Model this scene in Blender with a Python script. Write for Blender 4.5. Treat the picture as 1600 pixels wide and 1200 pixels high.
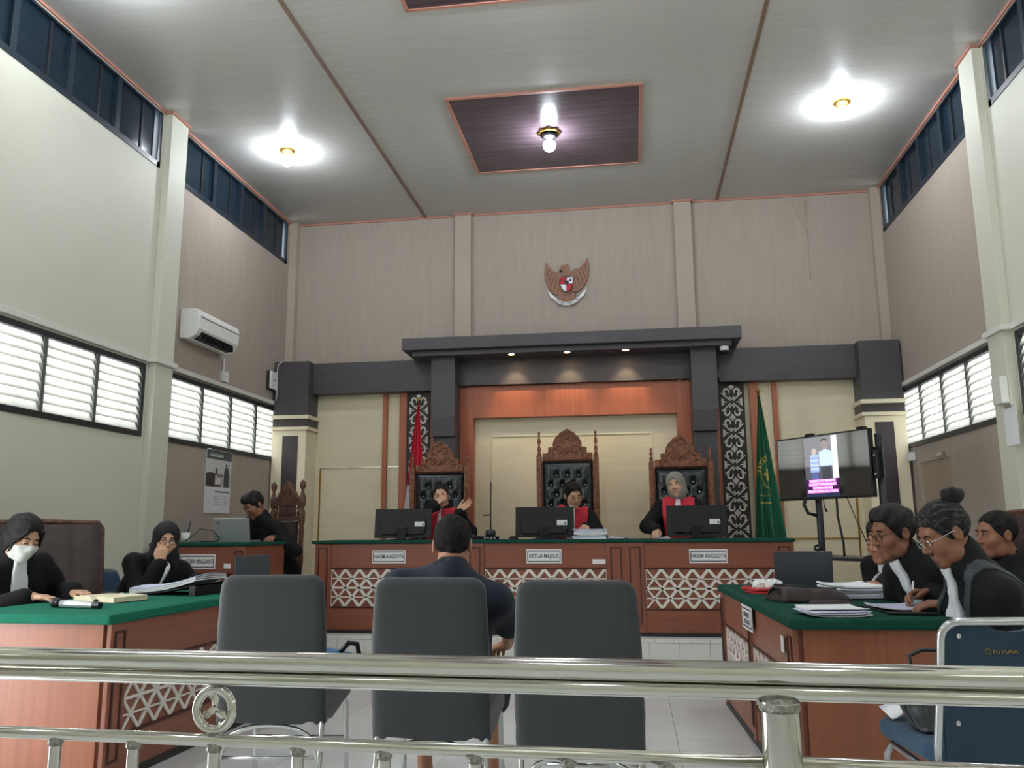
import bpy, bmesh, math, random
import numpy as np
from mathutils import Vector, Matrix, Euler

for o in list(bpy.data.objects):
    bpy.data.objects.remove(o)
scene = bpy.context.scene
COL = scene.collection
PI = math.pi
rnd = random.Random(7)

# ------------------------------------------------------------------ camera
CAM = Vector((0.0, 0.0, 1.15))
YAW, PITCH, ROLL, FPX = -0.142789, 0.1735655, -0.0070288, 1292.527
fwd = Vector((math.sin(YAW) * math.cos(PITCH), math.cos(YAW) * math.cos(PITCH), math.sin(PITCH)))
right0 = Vector((math.cos(YAW), -math.sin(YAW), 0))
up0 = right0.cross(fwd)
right = right0 * math.cos(ROLL) + up0 * math.sin(ROLL)
up = up0 * math.cos(ROLL) - right0 * math.sin(ROLL)
cam_data = bpy.data.cameras.new('camera')
cam_data.sensor_fit = 'HORIZONTAL'
cam_data.sensor_width = 36.0
cam_data.lens = FPX / 1600.0 * 36.0
cam_data.clip_start = 0.02
cam_data.clip_end = 200
cam = bpy.data.objects.new('camera', cam_data)
COL.objects.link(cam)
Mc = Matrix((right, up, -fwd)).transposed().to_4x4()
Mc.translation = CAM
cam.matrix_world = Mc
scene.camera = cam

# ------------------------------------------------------------------ daylight and exposure
world = bpy.data.worlds.new('overcast_sky')
scene.world = world
world.use_nodes = True
bg = world.node_tree.nodes['Background']
bg.inputs[0].default_value = (0.95, 0.98, 1.0, 1)
bg.inputs[1].default_value = 6.5
scene.view_settings.view_transform = 'Standard'
scene.view_settings.look = 'None'
scene.view_settings.gamma = 1.0
scene.view_settings.use_curve_mapping = False
scene.view_settings.exposure = 0.60
BULB = 175.0          # emission strength of the ceiling bulbs
SPOT = 12.0          # watts of the small canopy downlights

# ------------------------------------------------------------------ materials
def srgb(r, g, b):
    def f(c):
        c /= 255.0
        return c / 12.92 if c <= 0.04045 else ((c + 0.055) / 1.055) ** 2.4
    return (f(r), f(g), f(b), 1.0)

MATS = {}
def mat(name, rgb, rough=0.5, metal=0.0, noise=0.0, scale=(8, 8, 8), bump=0.0, bscale=60.0, spec=0.5,
        rgb2=None, coat=0.0, attr=None, emit=None, detail=3.0, coord='Object', sheen=0.0, ramp=(0.35, 0.65)):
    m = bpy.data.materials.new(name)
    m.use_nodes = True
    nt = m.node_tree
    b = nt.nodes['Principled BSDF']
    b.inputs['Base Color'].default_value = srgb(*rgb)
    b.inputs['Roughness'].default_value = rough
    b.inputs['Metallic'].default_value = metal
    b.inputs['Specular IOR Level'].default_value = spec
    if coat:
        b.inputs['Coat Weight'].default_value = coat
        b.inputs['Coat Roughness'].default_value = 0.06
        b.inputs['Coat IOR'].default_value = 2.2
    if sheen:
        b.inputs['Sheen Weight'].default_value = sheen
        b.inputs['Sheen Roughness'].default_value = 0.5
    if emit:
        b.inputs['Emission Color'].default_value = srgb(*emit[:3])
        b.inputs['Emission Strength'].default_value = emit[3]
    if attr:
        a = nt.nodes.new('ShaderNodeAttribute'); a.attribute_name = attr
        nt.links.new(a.outputs['Color'], b.inputs['Base Color'])
    if noise or bump:
        tc = nt.nodes.new('ShaderNodeTexCoord')
        mp = nt.nodes.new('ShaderNodeMapping')
        mp.inputs['Scale'].default_value = scale
        nt.links.new(tc.outputs[coord], mp.inputs[0])
    if noise and not attr:
        n = nt.nodes.new('ShaderNodeTexNoise')
        n.inputs['Scale'].default_value = 1.0
        n.inputs['Detail'].default_value = detail
        nt.links.new(mp.outputs[0], n.inputs['Vector'])
        r = nt.nodes.new('ShaderNodeValToRGB')
        c1 = srgb(*rgb)
        c2 = srgb(*rgb2) if rgb2 else tuple(list(np.array(c1[:3]) * (1 - noise)) + [1])
        r.color_ramp.elements[0].color = c2
        r.color_ramp.elements[1].color = c1
        r.color_ramp.elements[0].position, r.color_ramp.elements[1].position = ramp
        nt.links.new(n.outputs['Fac'], r.inputs[0])
        nt.links.new(r.outputs[0], b.inputs['Base Color'])
    if bump:
        n2 = nt.nodes.new('ShaderNodeTexNoise')
        n2.inputs['Scale'].default_value = bscale
        n2.inputs['Detail'].default_value = 4
        nt.links.new(tc.outputs[coord], n2.inputs['Vector'])
        bp = nt.nodes.new('ShaderNodeBump')
        bp.inputs['Strength'].default_value = bump
        bp.inputs['Distance'].default_value = 0.01
        nt.links.new(n2.outputs['Fac'], bp.inputs['Height'])
        nt.links.new(bp.outputs[0], b.inputs['Normal'])
    MATS[name] = m
    return m

mat('cream_paint', (214, 213, 196), 0.55, noise=0.05, scale=(0.8, 0.8, 0.8), bump=0.05, bscale=25)
mat('tan_wallpaper', (172, 160, 147), 0.7, noise=0.06, scale=(22, 22, 2.0), bump=0.05, bscale=180)
mat('tan_pilaster', (178, 165, 150), 0.65, noise=0.05, scale=(3, 3, 3))
mat('trunking', (222, 222, 212), 0.45, noise=0.04, scale=(6, 6, 6))
mat('ceiling_pvc', (196, 194, 189), 0.22, noise=0.07, scale=(1.1, 24, 8), spec=0.5, detail=5)
mat('ceiling_dark', (92, 78, 84), 0.2, noise=0.35, scale=(1.2, 22, 8), detail=4)
mat('ceiling_strip', (132, 104, 88), 0.45, noise=0.1, scale=(5, 5, 5))
mat('coving', (190, 132, 114), 0.5, noise=0.06, scale=(4, 4, 4))
mat('tile_white', (222, 226, 224), 0.12, noise=0.04, scale=(3, 3, 3), spec=0.5)
mat('grout', (120, 122, 120), 0.8, noise=0.1, scale=(20, 20, 20))
mat('dais_tile', (222, 222, 214), 0.25, noise=0.03, scale=(5, 5, 5))
mat('plaster', (190, 188, 178), 0.8, noise=0.06, scale=(3, 3, 3))
mat('black_frame', (38, 42, 46), 0.4, noise=0.15, scale=(10, 10, 10))
mat('mullion', (96, 100, 98), 0.45, noise=0.1, scale=(10, 10, 10))
mat('tinted_glass', (28, 44, 57), 0.08, noise=0.25, scale=(1.3, 1.3, 1.3), spec=0.35)
mat('sash_dark', (32, 45, 56), 0.35, noise=0.1, scale=(8, 8, 8))
mat('portal_dark', (74, 70, 74), 0.45, noise=0.14, scale=(2, 40, 40))
mat('portal_brown', (62, 54, 56), 0.4, noise=0.12, scale=(2, 40, 40))
mat('cream_panel', (224, 213, 182), 0.5, noise=0.06, scale=(1.2, 5, 26))
mat('cream_column', (232, 222, 192), 0.5, noise=0.05, scale=(3, 3, 3))
mat('teak_veneer', (178, 102, 70), 0.38, noise=0.16, scale=(34, 34, 1.4), detail=4)
mat('bench_veneer', (140, 82, 62), 0.38, noise=0.16, scale=(2.0, 40, 30), detail=4)
mat('bench_veneer_v', (140, 82, 62), 0.38, noise=0.18, scale=(36, 36, 1.6), detail=4)
mat('bench_groove', (72, 34, 30), 0.5, noise=0.1, scale=(9, 9, 9))
mat('plinth_black', (34, 32, 32), 0.5, noise=0.1, scale=(9, 9, 9))
mat('desk_veneer_v', (154, 92, 66), 0.36, noise=0.16, scale=(30, 30, 1.1), detail=4)
mat('desk_veneer_h', (142, 86, 65), 0.36, noise=0.16, scale=(20, 2.0, 30), detail=4)
mat('green_felt', (36, 112, 90), 0.95, noise=0.18, scale=(90, 90, 90), bump=0.25, bscale=400, spec=0.1)
mat('green_felt_dark', (30, 76, 64), 0.95, noise=0.18, scale=(90, 90, 90), bump=0.25, bscale=400, spec=0.1)  # dark bench felt; on the right desk its darkness stands in for shade
mat('lattice_white', (226, 220, 210), 0.45, noise=0.04, scale=(9, 9, 9))
mat('sign_white', (232, 232, 230), 0.4, noise=0.03, scale=(9, 9, 9))
mat('ink', (40, 42, 48), 0.6, noise=0.1, scale=(30, 30, 30))
mat('grey_ink', (96, 98, 104), 0.6, noise=0.1, scale=(30, 30, 30))
mat('chrome', (214, 212, 204), 0.13, 1.0, noise=0.06, scale=(5, 5, 5))
mat('chrome_soft', (205, 206, 206), 0.22, 1.0, noise=0.05, scale=(5, 5, 5))
mat('weld', (176, 174, 164), 0.35, 1.0, noise=0.5, scale=(160, 160, 160), bump=0.6, bscale=200)
mat('cover_black', (49, 53, 56), 0.62, noise=0.12, scale=(3, 3, 3), bump=0.08, bscale=500, sheen=0.15)
mat('blue_fabric', (40, 72, 98), 0.85, noise=0.22, scale=(160, 160, 160), bump=0.3, bscale=350, sheen=0.1)
mat('blue_back', (34, 60, 82), 0.7, noise=0.2, scale=(120, 120, 120))
mat('black_plastic', (17, 19, 21), 0.4, noise=0.12, scale=(14, 14, 14), spec=0.35)
mat('dark_plastic', (34, 36, 39), 0.42, noise=0.12, scale=(14, 14, 14))
mat('black_leather', (30, 36, 40), 0.26, noise=0.2, scale=(9, 9, 9), bump=0.15, bscale=90, spec=0.6)
mat('brown_leather', (66, 52, 50), 0.42, noise=0.2, scale=(7, 7, 7), bump=0.2, bscale=80)
mat('bag_brown', (62, 52, 50), 0.75, noise=0.25, scale=(30, 30, 30), bump=0.3, bscale=200)
mat('carved_teak', (150, 92, 58), 0.42, noise=0.4, scale=(34, 34, 34), bump=0.35, bscale=60, rgb2=(96, 54, 34))
mat('carved_dark', (110, 70, 50), 0.42, noise=0.4, scale=(34, 34, 34), bump=0.35, bscale=60, rgb2=(66, 40, 28))
mat('brass', (176, 140, 70), 0.3, 1.0, noise=0.15, scale=(20, 20, 20))
mat('white_plastic', (232, 232, 228), 0.35, noise=0.03, scale=(9, 9, 9))
mat('paper', (236, 238, 240), 0.7, noise=0.04, scale=(14, 14, 14))
mat('paper_lilac', (206, 206, 232), 0.7, noise=0.05, scale=(14, 14, 14))
mat('page_cream', (228, 218, 186), 0.7, noise=0.06, scale=(40, 4, 160))
mat('silver', (190, 192, 196), 0.35, 0.6, noise=0.05, scale=(9, 9, 9))
mat('laptop_grey', (78, 82, 88), 0.38, 0.4, noise=0.06, scale=(9, 9, 9))
mat('red_plastic', (196, 44, 52), 0.35, noise=0.08, scale=(9, 9, 9))
mat('blue_plastic', (60, 120, 170), 0.3, noise=0.2, scale=(30, 30, 30))
mat('red_cloth', (206, 40, 58), 0.75, noise=0.12, scale=(10, 10, 10), sheen=0.1)
mat('white_cloth', (232, 234, 238), 0.75, noise=0.06, scale=(12, 12, 12))
mat('robe_black', (15, 16, 18), 0.75, noise=0.3, scale=(6, 6, 6), sheen=0.02, spec=0.25)
mat('robe_trim', (52, 58, 64), 0.6, noise=0.12, scale=(10, 10, 10))
mat('hijab_black', (18, 19, 22), 0.8, noise=0.2, scale=(8, 8, 8), sheen=0.03)
mat('hijab_grey', (138, 134, 124), 0.85, noise=0.12, scale=(10, 10, 10), sheen=0.1)
mat('navy_cloth', (26, 32, 48), 0.85, noise=0.2, scale=(10, 10, 10), sheen=0.05)
mat('shirt_blue', (120, 134, 152), 0.8, noise=0.12, scale=(14, 14, 14))
mat('trouser_dark', (34, 37, 42), 0.85, noise=0.2, scale=(10, 10, 10))
mat('hair_black', (30, 28, 27), 0.5, noise=0.5, scale=(110, 110, 22), bump=0.5, bscale=120, spec=0.25, rgb2=(8, 8, 8))
mat('hair_grey', (92, 90, 88), 0.55, noise=0.6, scale=(110, 16, 90), bump=0.6, bscale=140, rgb2=(16, 16, 17), ramp=(0.50, 0.78), spec=0.25)
mat('hair_short', (50, 46, 44), 0.8, noise=0.5, scale=(45, 45, 45), bump=1.0, bscale=260, rgb2=(24, 22, 21), spec=0.2)
mat('mask_white', (226, 226, 220), 0.8, noise=0.05, scale=(20, 20, 20))
mat('skin', (180, 130, 100), 0.5, attr='Col')
mat('batik', (150, 128, 92), 0.8, noise=0.9, scale=(60, 60, 60), rgb2=(46, 42, 34), ramp=(0.45, 0.55))
mat('eye_white', (225, 220, 214), 0.25, noise=0.02)
mat('iris', (32, 22, 18), 0.15, noise=0.1)
mat('flag_red', (196, 34, 58), 0.75, noise=0.06, scale=(3, 3, 3), sheen=0.1)
mat('flag_cloth', (30, 92, 66), 0.75, attr='Col')
mat('eagle_brown', (150, 106, 80), 0.5, noise=0.25, scale=(60, 60, 60), bump=0.3, bscale=120)
mat('eagle_dark', (92, 66, 54), 0.5, noise=0.2, scale=(60, 60, 60))
mat('gorga_black', (46, 40, 38), 0.55, noise=0.15, scale=(20, 20, 20))
mat('gorga_white', (222, 216, 204), 0.55, noise=0.05, scale=(20, 20, 20))
mat('bulb_lit', (255, 255, 255), 0.3, emit=(236, 244, 255, BULB))
mat('spot_lit', (255, 236, 200), 0.3, emit=(255, 214, 160, 60.0))
mat('screen_glass', (10, 14, 16), 0.05, noise=0.05, spec=1.0, coat=1.0)
mat('screen_picture', (10, 14, 16), 0.1, noise=0.02)
mat('picture', (120, 120, 120), 0.5, attr='Col')
mat('steel_dark', (52, 54, 58), 0.4, 0.5, noise=0.1, scale=(9, 9, 9))
mat('wire_black', (22, 22, 24), 0.5, noise=0.1, scale=(9, 9, 9))
mat('tan_door', (168, 152, 132), 0.6, noise=0.06, scale=(20, 20, 2))

def louvre_glass():
    m = bpy.data.materials.new('frosted_glass'); m.use_nodes = True
    nt = m.node_tree; nt.nodes.clear()
    out = nt.nodes.new('ShaderNodeOutputMaterial')
    tr = nt.nodes.new('ShaderNodeBsdfTranslucent')
    tr.inputs[0].default_value = (0.4, 0.4, 0.39, 1)
    gl = nt.nodes.new('ShaderNodeBsdfGlossy'); gl.inputs[0].default_value = (0.8, 0.85, 0.85, 1); gl.inputs['Roughness'].default_value = 0.3
    n = nt.nodes.new('ShaderNodeTexNoise'); n.inputs['Scale'].default_value = 3.0
    r = nt.nodes.new('ShaderNodeValToRGB')
    r.color_ramp.elements[0].color = (0.36, 0.365, 0.35, 1); r.color_ramp.elements[1].color = (0.54, 0.54, 0.51, 1)
    tc = nt.nodes.new('ShaderNodeTexCoord')
    nt.links.new(tc.outputs['Object'], n.inputs['Vector'])
    nt.links.new(n.outputs['Fac'], r.inputs[0]); nt.links.new(r.outputs[0], tr.inputs[0])
    mx = nt.nodes.new('ShaderNodeMixShader'); mx.inputs[0].default_value = 0.08
    nt.links.new(tr.outputs[0], mx.inputs[1]); nt.links.new(gl.outputs[0], mx.inputs[2])
    nt.links.new(mx.outputs[0], out.inputs[0])
    MATS['frosted_glass'] = m
louvre_glass()

# ------------------------------------------------------------------ mesh helpers
class MB:
    """collects shapes that belong to ONE object"""
    def __init__(self):
        self.v = []; self.f = []; self.m = []
    def add(self, vs, fs, mi=0):
        o = len(self.v)
        self.v += [tuple(p) for p in vs]
        for f in fs:
            self.f.append(tuple(i + o for i in f)); self.m.append(mi)
        return self
    def box(self, x0, x1, y0, y1, z0, z1, mi=0, M=None):
        vs = [Vector((x, y, z)) for z in (z0, z1) for y in (y0, y1) for x in (x0, x1)]
        if M is not None: vs = [M @ p for p in vs]
        return self.add(vs, [(0, 2, 3, 1), (4, 5, 7, 6), (0, 1, 5, 4), (2, 6, 7, 3), (0, 4, 6, 2), (1, 3, 7, 5)], mi)
    def prism(self, poly, a, b, axis='y', mi=0, M=None):
        """2-D polygon extruded a..b; axis y: poly=(x,z); axis x: poly=(y,z); axis z: poly=(x,y)"""
        n = len(poly)
        area = sum(poly[i][0] * poly[(i + 1) % n][1] - poly[(i + 1) % n][0] * poly[i][1] for i in range(n))
        if area < 0: poly = poly[::-1]
        def P(p, t):
            if axis == 'y': return Vector((p[0], t, p[1]))
            if axis == 'x': return Vector((t, p[0], p[1]))
            return Vector((p[0], p[1], t))
        vs = [P(p, a) for p in poly] + [P(p, b) for p in poly]
        if M is not None: vs = [M @ p for p in vs]
        fs = [tuple(range(n)), tuple(range(2 * n - 1, n - 1, -1))]
        fs += [(i, i + n, (i + 1) % n + n, (i + 1) % n) for i in range(n)]
        if axis in ('z', 'x'): fs = [f[::-1] for f in fs]
        return self.add(vs, fs, mi)
    def tube(self, pts, r, n=10, mi=0, closed=False, cap=True):
        pts = [Vector(p) for p in pts]
        k = len(pts)
        rs = r if isinstance(r, (list, tuple)) else [r] * k
        ring = []
        ref = None
        for i in range(k):
            if closed: t = pts[(i + 1) % k] - pts[i - 1]
            elif i == 0: t = pts[1] - pts[0]
            elif i == k - 1: t = pts[-1] - pts[-2]
            else: t = (pts[i + 1] - pts[i]).normalized() + (pts[i] - pts[i - 1]).normalized()
            if t.length < 1e-9: t = Vector((0, 0, 1))
            t.normalize()
            if ref is None:
                ref = Vector((0, 0, 1)) if abs(t.z) < 0.9 else Vector((1, 0, 0))
            u = ref - t * ref.dot(t)
            if u.length < 1e-6: u = t.orthogonal()
            u.normalize(); w = t.cross(u); ref = u
            ring.append([pts[i] + (u * math.cos(2 * PI * j / n) + w * math.sin(2 * PI * j / n)) * rs[i] for j in range(n)])
        vs = [p for g in ring for p in g]
        fs = []
        for i in range(k if closed else k - 1):
            a = i * n; b = ((i + 1) % k) * n
            for j in range(n):
                fs.append((a + j, a + (j + 1) % n, b + (j + 1) % n, b + j))
        if cap and not closed:
            fs.append(tuple(range(n - 1, -1, -1))); fs.append(tuple((k - 1) * n + j for j in range(n)))
        return self.add(vs, fs, mi)
    def lathe(self, prof, c=(0, 0, 0), axis='z', n=20, mi=0):
        """prof: list of (radius, height)"""
        c = Vector(c); vs = []; fs = []
        for r, h in prof:
            for j in range(n):
                a = 2 * PI * j / n
                x, y = r * math.cos(a), r * math.sin(a)
                if axis == 'z': p = Vector((x, y, h))
                elif axis == 'y': p = Vector((y, h, x))
                else: p = Vector((h, x, y))
                vs.append(c + p)
        k = len(prof)
        for i in range(k - 1):
            for j in range(n):
                fs.append((i * n + j, i * n + (j + 1) % n, (i + 1) * n + (j + 1) % n, (i + 1) * n + j))
        if prof[0][0] > 1e-5: fs.append(tuple(range(n - 1, -1, -1)))
        if prof[-1][0] > 1e-5: fs.append(tuple((k - 1) * n + j for j in range(n)))
        return self.add(vs, fs, mi)
    def sphere(self, c, r, n=12, mi=0):
        rr = r if isinstance(r, (tuple, list)) else (r, r, r)
        k = max(6, n // 2 + 2)
        vs = []; fs = []
        for i in range(k + 1):
            th = PI * i / k
            for j in range(n):
                a = 2 * PI * j / n
                vs.append((c[0] + rr[0] * math.sin(th) * math.cos(a), c[1] + rr[1] * math.sin(th) * math.sin(a), c[2] - rr[2] * math.cos(th)))
        for i in range(k):
            for j in range(n):
                fs.append((i * n + j, i * n + (j + 1) % n, (i + 1) * n + (j + 1) % n, (i + 1) * n + j))
        return self.add(vs, fs, mi)
    def grid(self, fn, nu, nv, mi=0, flip=False):
        vs = [fn(i / nu, j / nv) for j in range(nv + 1) for i in range(nu + 1)]
        fs = []
        for j in range(nv):
            for i in range(nu):
                a = j * (nu + 1) + i
                q = (a, a + 1, a + nu + 2, a + nu + 1)
                fs.append(q[::-1] if flip else q)
        return self.add(vs, fs, mi)
    def slab(self, fn, nu, nv, th, mi=0):
        """a curved sheet with thickness: fn(u,v) -> point; offset along th vector/function"""
        T = Vector(th) if not callable(th) else None
        top = [Vector(fn(i / nu, j / nv)) for j in range(nv + 1) for i in range(nu + 1)]
        bot = [p + (T if T is not None else th(p)) for p in top]
        N = len(top); vs = top + bot; fs = []
        for j in range(nv):
            for i in range(nu):
                a = j * (nu + 1) + i
                fs.append((a, a + 1, a + nu + 2, a + nu + 1)); fs.append((N + a, N + a + nu + 1, N + a + nu + 2, N + a + 1))
        w = nu + 1
        for i in range(nu):
            fs.append((i, N + i, N + i + 1, i + 1)); b = nv * w + i; fs.append((b, b + 1, N + b + 1, N + b))
        for j in range(nv):
            a = j * w; fs.append((a, a + w, N + a + w, N + a)); b = a + nu; fs.append((b, N + b, N + b + w, b + w))
        return self.add(vs, fs, mi)
    def xform(self, M):
        self.v = [tuple(M @ Vector(p)) for p in self.v]; return self
    def mesh(self, name, mats, smooth=False):
        me = bpy.data.meshes.new(name)
        me.from_pydata(self.v, [], self.f)
        for k in (mats if isinstance(mats, (list, tuple)) else [mats]):
            me.materials.append(MATS[k])
        me.polygons.foreach_set('material_index', self.m)
        if smooth is True:
            me.polygons.foreach_set('use_smooth', [True] * len(me.polygons))
        me.update()
        return me
    def build(self, name, mats, parent=None, smooth=False, bevel=0.0, seg=2, autosmooth=None):
        o = bpy.data.objects.new(name, self.mesh(name, mats, smooth))
        COL.objects.link(o)
        if parent is not None: o.parent = parent
        if bevel:
            b = o.modifiers.new('bevel', 'BEVEL'); b.width = bevel; b.segments = seg; b.limit_method = 'ANGLE'; b.angle_limit = 0.7
            b.harden_normals = False
        if autosmooth:
            try:
                o.data.set_sharp_from_angle(angle=autosmooth)
            except Exception:
                pass
        return o

def tag(o, label=None, cat=None, group=None, kind=None):
    if label: o['label'] = label
    if cat: o['category'] = cat
    if group: o['group'] = group
    if kind: o['kind'] = kind
    return o
def thing(name, label, cat, loc=(0, 0, 0), rotz=0.0, group=None):
    o = bpy.data.objects.new(name, None)
    COL.objects.link(o)
    o.empty_display_size = 0.1
    o.location = loc; o.rotation_euler = (0, 0, rotz)
    return tag(o, label, cat, group)
def struct(o):
    o['kind'] = 'structure'; return o
def dup_tree(o, parent=None):
    c = o.copy(); COL.objects.link(c)
    if parent is not None: c.parent = parent
    for ch in list(o.children): dup_tree(ch, c)
    return c
def inst(name, me, parent, loc=(0, 0, 0), rot=(0, 0, 0), scale=None):
    o = bpy.data.objects.new(name, me); COL.objects.link(o)
    if parent is not None: o.parent = parent
    o.location = loc; o.rotation_euler = rot
    if scale: o.scale = scale
    return o
def text_mesh(name, body, size, matname, parent, M, extrude=0.001, align='CENTER', width=None, bold=0.0, spacing=1.0):
    cu = bpy.data.curves.new('lettering', 'FONT')
    cu.body = body; cu.size = size; cu.extrude = extrude; cu.align_x = align; cu.align_y = 'CENTER'; cu.resolution_u = 2
    cu.offset = bold; cu.space_character = spacing
    t = bpy.data.objects.new('lettering', cu); COL.objects.link(t)
    dg = bpy.context.evaluated_depsgraph_get()
    me = bpy.data.meshes.new_from_object(t.evaluated_get(dg))
    bpy.data.objects.remove(t); bpy.data.curves.remove(cu)
    if width and len(me.vertices):
        xs = [v.co.x for v in me.vertices]; s = width / max(1e-6, max(xs) - min(xs))
        me.transform(Matrix.Diagonal((s, 1, 1, 1)))
    me.transform(M)
    me.materials.clear(); me.materials.append(MATS[matname])
    me.name = name
    o = bpy.data.objects.new(name, me); COL.objects.link(o)
    if parent is not None: o.parent = parent
    return o
# text facing -Y (towards the camera): x stays x, text y -> z
FACE_Y = Matrix(((1, 0, 0, 0), (0, 0, -1, 0), (0, 1, 0, 0), (0, 0, 0, 1)))
def rot_z(a): return Matrix.Rotation(a, 4, 'Z')
def T(x, y, z): return Matrix.Translation((x, y, z))

# ================================================================== the room
XL, XR, YB, H = -4.20, 2.91, 9.60, 5.00
XC = (XL + XR) / 2
YR = -3.2                       # the wall behind the camera
BAYS = [(6.95, 9.43), (4.10, 6.59), (1.25, 3.74), (-1.60, 0.89)]
PIL = [(6.64, 6.92), (3.79, 4.05), (0.94, 1.20), (-1.91, -1.65)]
WZ0, WZ1, CZ0, CZ1 = 1.96, 2.60, 4.43, 4.965

# floor: bed of grout, tiles as parts
fl = MB().box(XL - 0.15, XR + 0.15, YR, YB + 0.15, -0.06, -0.004).build('floor', 'grout'); struct(fl)
tile_me = MB().box(-0.1985, 0.1985, -0.1985, 0.1985, -0.010, 0.0).mesh('floor_tile', 'tile_white')
TX0, TY0 = -4.0, 1.92
for i in range(18):
    for j in range(14):
        x = TX0 + 0.4 * i; y = TY0 + 0.4 * j
        inst('floor_tile', tile_me, fl, (x, y, 0))
b = MB()
for i in range(18):
    for j in range(12):
        b.box(TX0 + 0.4 * i - 0.1985, TX0 + 0.4 * i + 0.1985, TY0 - 0.4 * (j + 1) - 0.1985, TY0 - 0.4 * (j + 1) + 0.1985, -0.01, 0)
tag(b.build('floor_tiles_rear', 'tile_white', fl), kind='stuff')

# walls with real openings
def side_wall(name, x_in, sgn):
    """x_in inner face; sgn -1 left, +1 right; thickness outwards. cream part Y<6.78, tan part Y>6.78"""
    xo = x_in + sgn * 0.15
    x0, x1 = min(x_in, xo), max(x_in, xo)
    b = MB()
    def seg(y0, y1, z0, z1):
        if y1 <= y0 or z1 <= z0: return
        mid = 6.78
        for a, c, mi in ((y0, min(y1, mid), 0), (max(y0, mid), y1, 1)):
            if c > a: b.box(x0, x1, a, c, z0, z1, mi)
    edges = sorted(BAYS)
    DOOR = (1.90, 3.62) if sgn < 0 else None        # a wide side doorway stands open in the left wall, behind the rail
    if DOOR:
        seg(YR, DOOR[0], 0, WZ0); seg(DOOR[1], YB, 0, WZ0)
    else:
        seg(YR, YB, 0, WZ0)
    seg(YR, YB, WZ1, CZ0); seg(YR, YB, CZ1, H + 0.1)
    y = YR
    for (a, c) in edges:
        if DOOR and a == 1.25: a, c = DOOR
        seg(y, a, WZ0, WZ1); y = c
    seg(y, YB, WZ0, WZ1)
    y = YR
    for (a, c) in edges:
        seg(y, a, CZ0, CZ1); y = c
    seg(y, YB, CZ0, CZ1)
    w = b.build(name, ['cream_paint', 'tan_wallpaper']); struct(w)
    for k, (a, c) in enumerate(PIL):
        p = MB().box(min(x_in, x_in - sgn * 0.07), max(x_in, x_in - sgn * 0.07), a, c, 0, H - 0.001).build('pilaster', 'cream_paint', w, bevel=0.004)
    # cable trunking along the window heads
    MB().box(min(x_in, x_in - sgn * 0.03), max(x_in, x_in - sgn * 0.03), 6.92, 9.34, WZ1 + 0.02, WZ1 + 0.065).build('cable_trunking', 'trunking', w, bevel=0.003)
    MB().box(min(x_in, x_in - sgn * 0.10), max(x_in, x_in - sgn * 0.10), 6.60, 6.95, WZ1 + 0.02, WZ1 + 0.065).build('cable_trunking', 'trunking', w, bevel=0.003)
    MB().box(min(x_in, x_in - sgn * 0.03), max(x_in, x_in - sgn * 0.03), 4.06, 6.60, WZ1 + 0.02, WZ1 + 0.065).build('cable_trunking', 'trunking', w, bevel=0.003)
    return w
wall_l = side_wall('wall_left', XL, -1)
wall_r = side_wall('wall_right', XR, 1)
wall_b = struct(MB().box(XL - 0.15, XR + 0.15, YB, YB + 0.15, 0, H + 0.1).build('wall_back', 'tan_wallpaper'))
for a, c in ((-2.07, -1.87), (0.59, 0.79)):
    MB().box(a, c, YB - 0.06, YB, 2.9, H - 0.001).build('pilaster', 'tan_pilaster', wall_b, bevel=0.003)
for a, c in ((XL, XL + 0.10), (XR - 0.10, XR)):
    MB().box(a, c, YB - 0.10, YB, 2.9, H - 0.001).build('pilaster', 'tan_pilaster', wall_b, bevel=0.003)
# a loose seam of the wallpaper, upper right
MB().slab(lambda u, v: (2.10 + 0.012 * u, YB - 0.003 - 0.012 * math.sin(PI * u), 3.95 + 0.97 * v), 3, 6, (0, -0.002, 0)).build('wallpaper_seam', 'tan_pilaster', wall_b, smooth=True)
MB().slab(lambda u, v: (1.93 + 0.17 * (1 - v) * 1.0 + 0.02 * u, YB - 0.003 - 0.008 * math.sin(PI * u), 4.52 + 0.40 * v), 3, 6, (0, -0.002, 0)).build('wallpaper_seam', 'tan_pilaster', wall_b, smooth=True)
# wall behind the camera
b = MB()
for (x0, x1, z0, z1) in ((XL - .15, XR + .15, 0, H + .1),):
    b.box(x0, x1, YR - 0.15, YR, z0, z1)
struct(b.build('wall_rear', 'cream_paint'))

# ceiling: backing, planks between the strips, dark inset fields
ce = struct(MB().box(XL - .15, XR + .15, YR - .15, YB + .15, H + 0.012, H + 0.10).build('ceiling', 'plaster'))
SL, SR = -2.455, 1.10
cols = [(XL, SL), (SL, SR), (SR, XR)]
FIELDS = [(-1.556, 0.177, 6.80, 8.383), (-1.556, 0.177, 3.88, 5.463), (-1.556, 0.177, 0.96, 2.54), (-1.556, 0.177, -1.96, -0.38)]
PLW = 0.20
for ci, (x0, x1) in enumerate(cols):
    me = MB().prism([(-0.0998, 0.008), (-0.0998, 0.0007), (-0.0991, 0), (0.0991, 0), (0.0998, 0.0007), (0.0998, 0.008)], x0 + 0.008, x1 - 0.008, axis='x').mesh('ceiling_plank', 'ceiling_pvc')
    yy = YB - PLW / 2
    while yy > 4.2:
        inst('ceiling_plank', me, ce, (0, yy, H)); yy -= PLW
    MB().box(x0 + .008, x1 - .008, YR, yy + PLW / 2, H, H + 0.008).build('ceiling_panel', 'ceiling_pvc', ce)
for x in (SL, SR):
    MB().box(x - 0.016, x + 0.016, YR, YB, H - 0.012, H + 0.010).build('ceiling_strip', 'ceiling_strip', ce)
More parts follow.
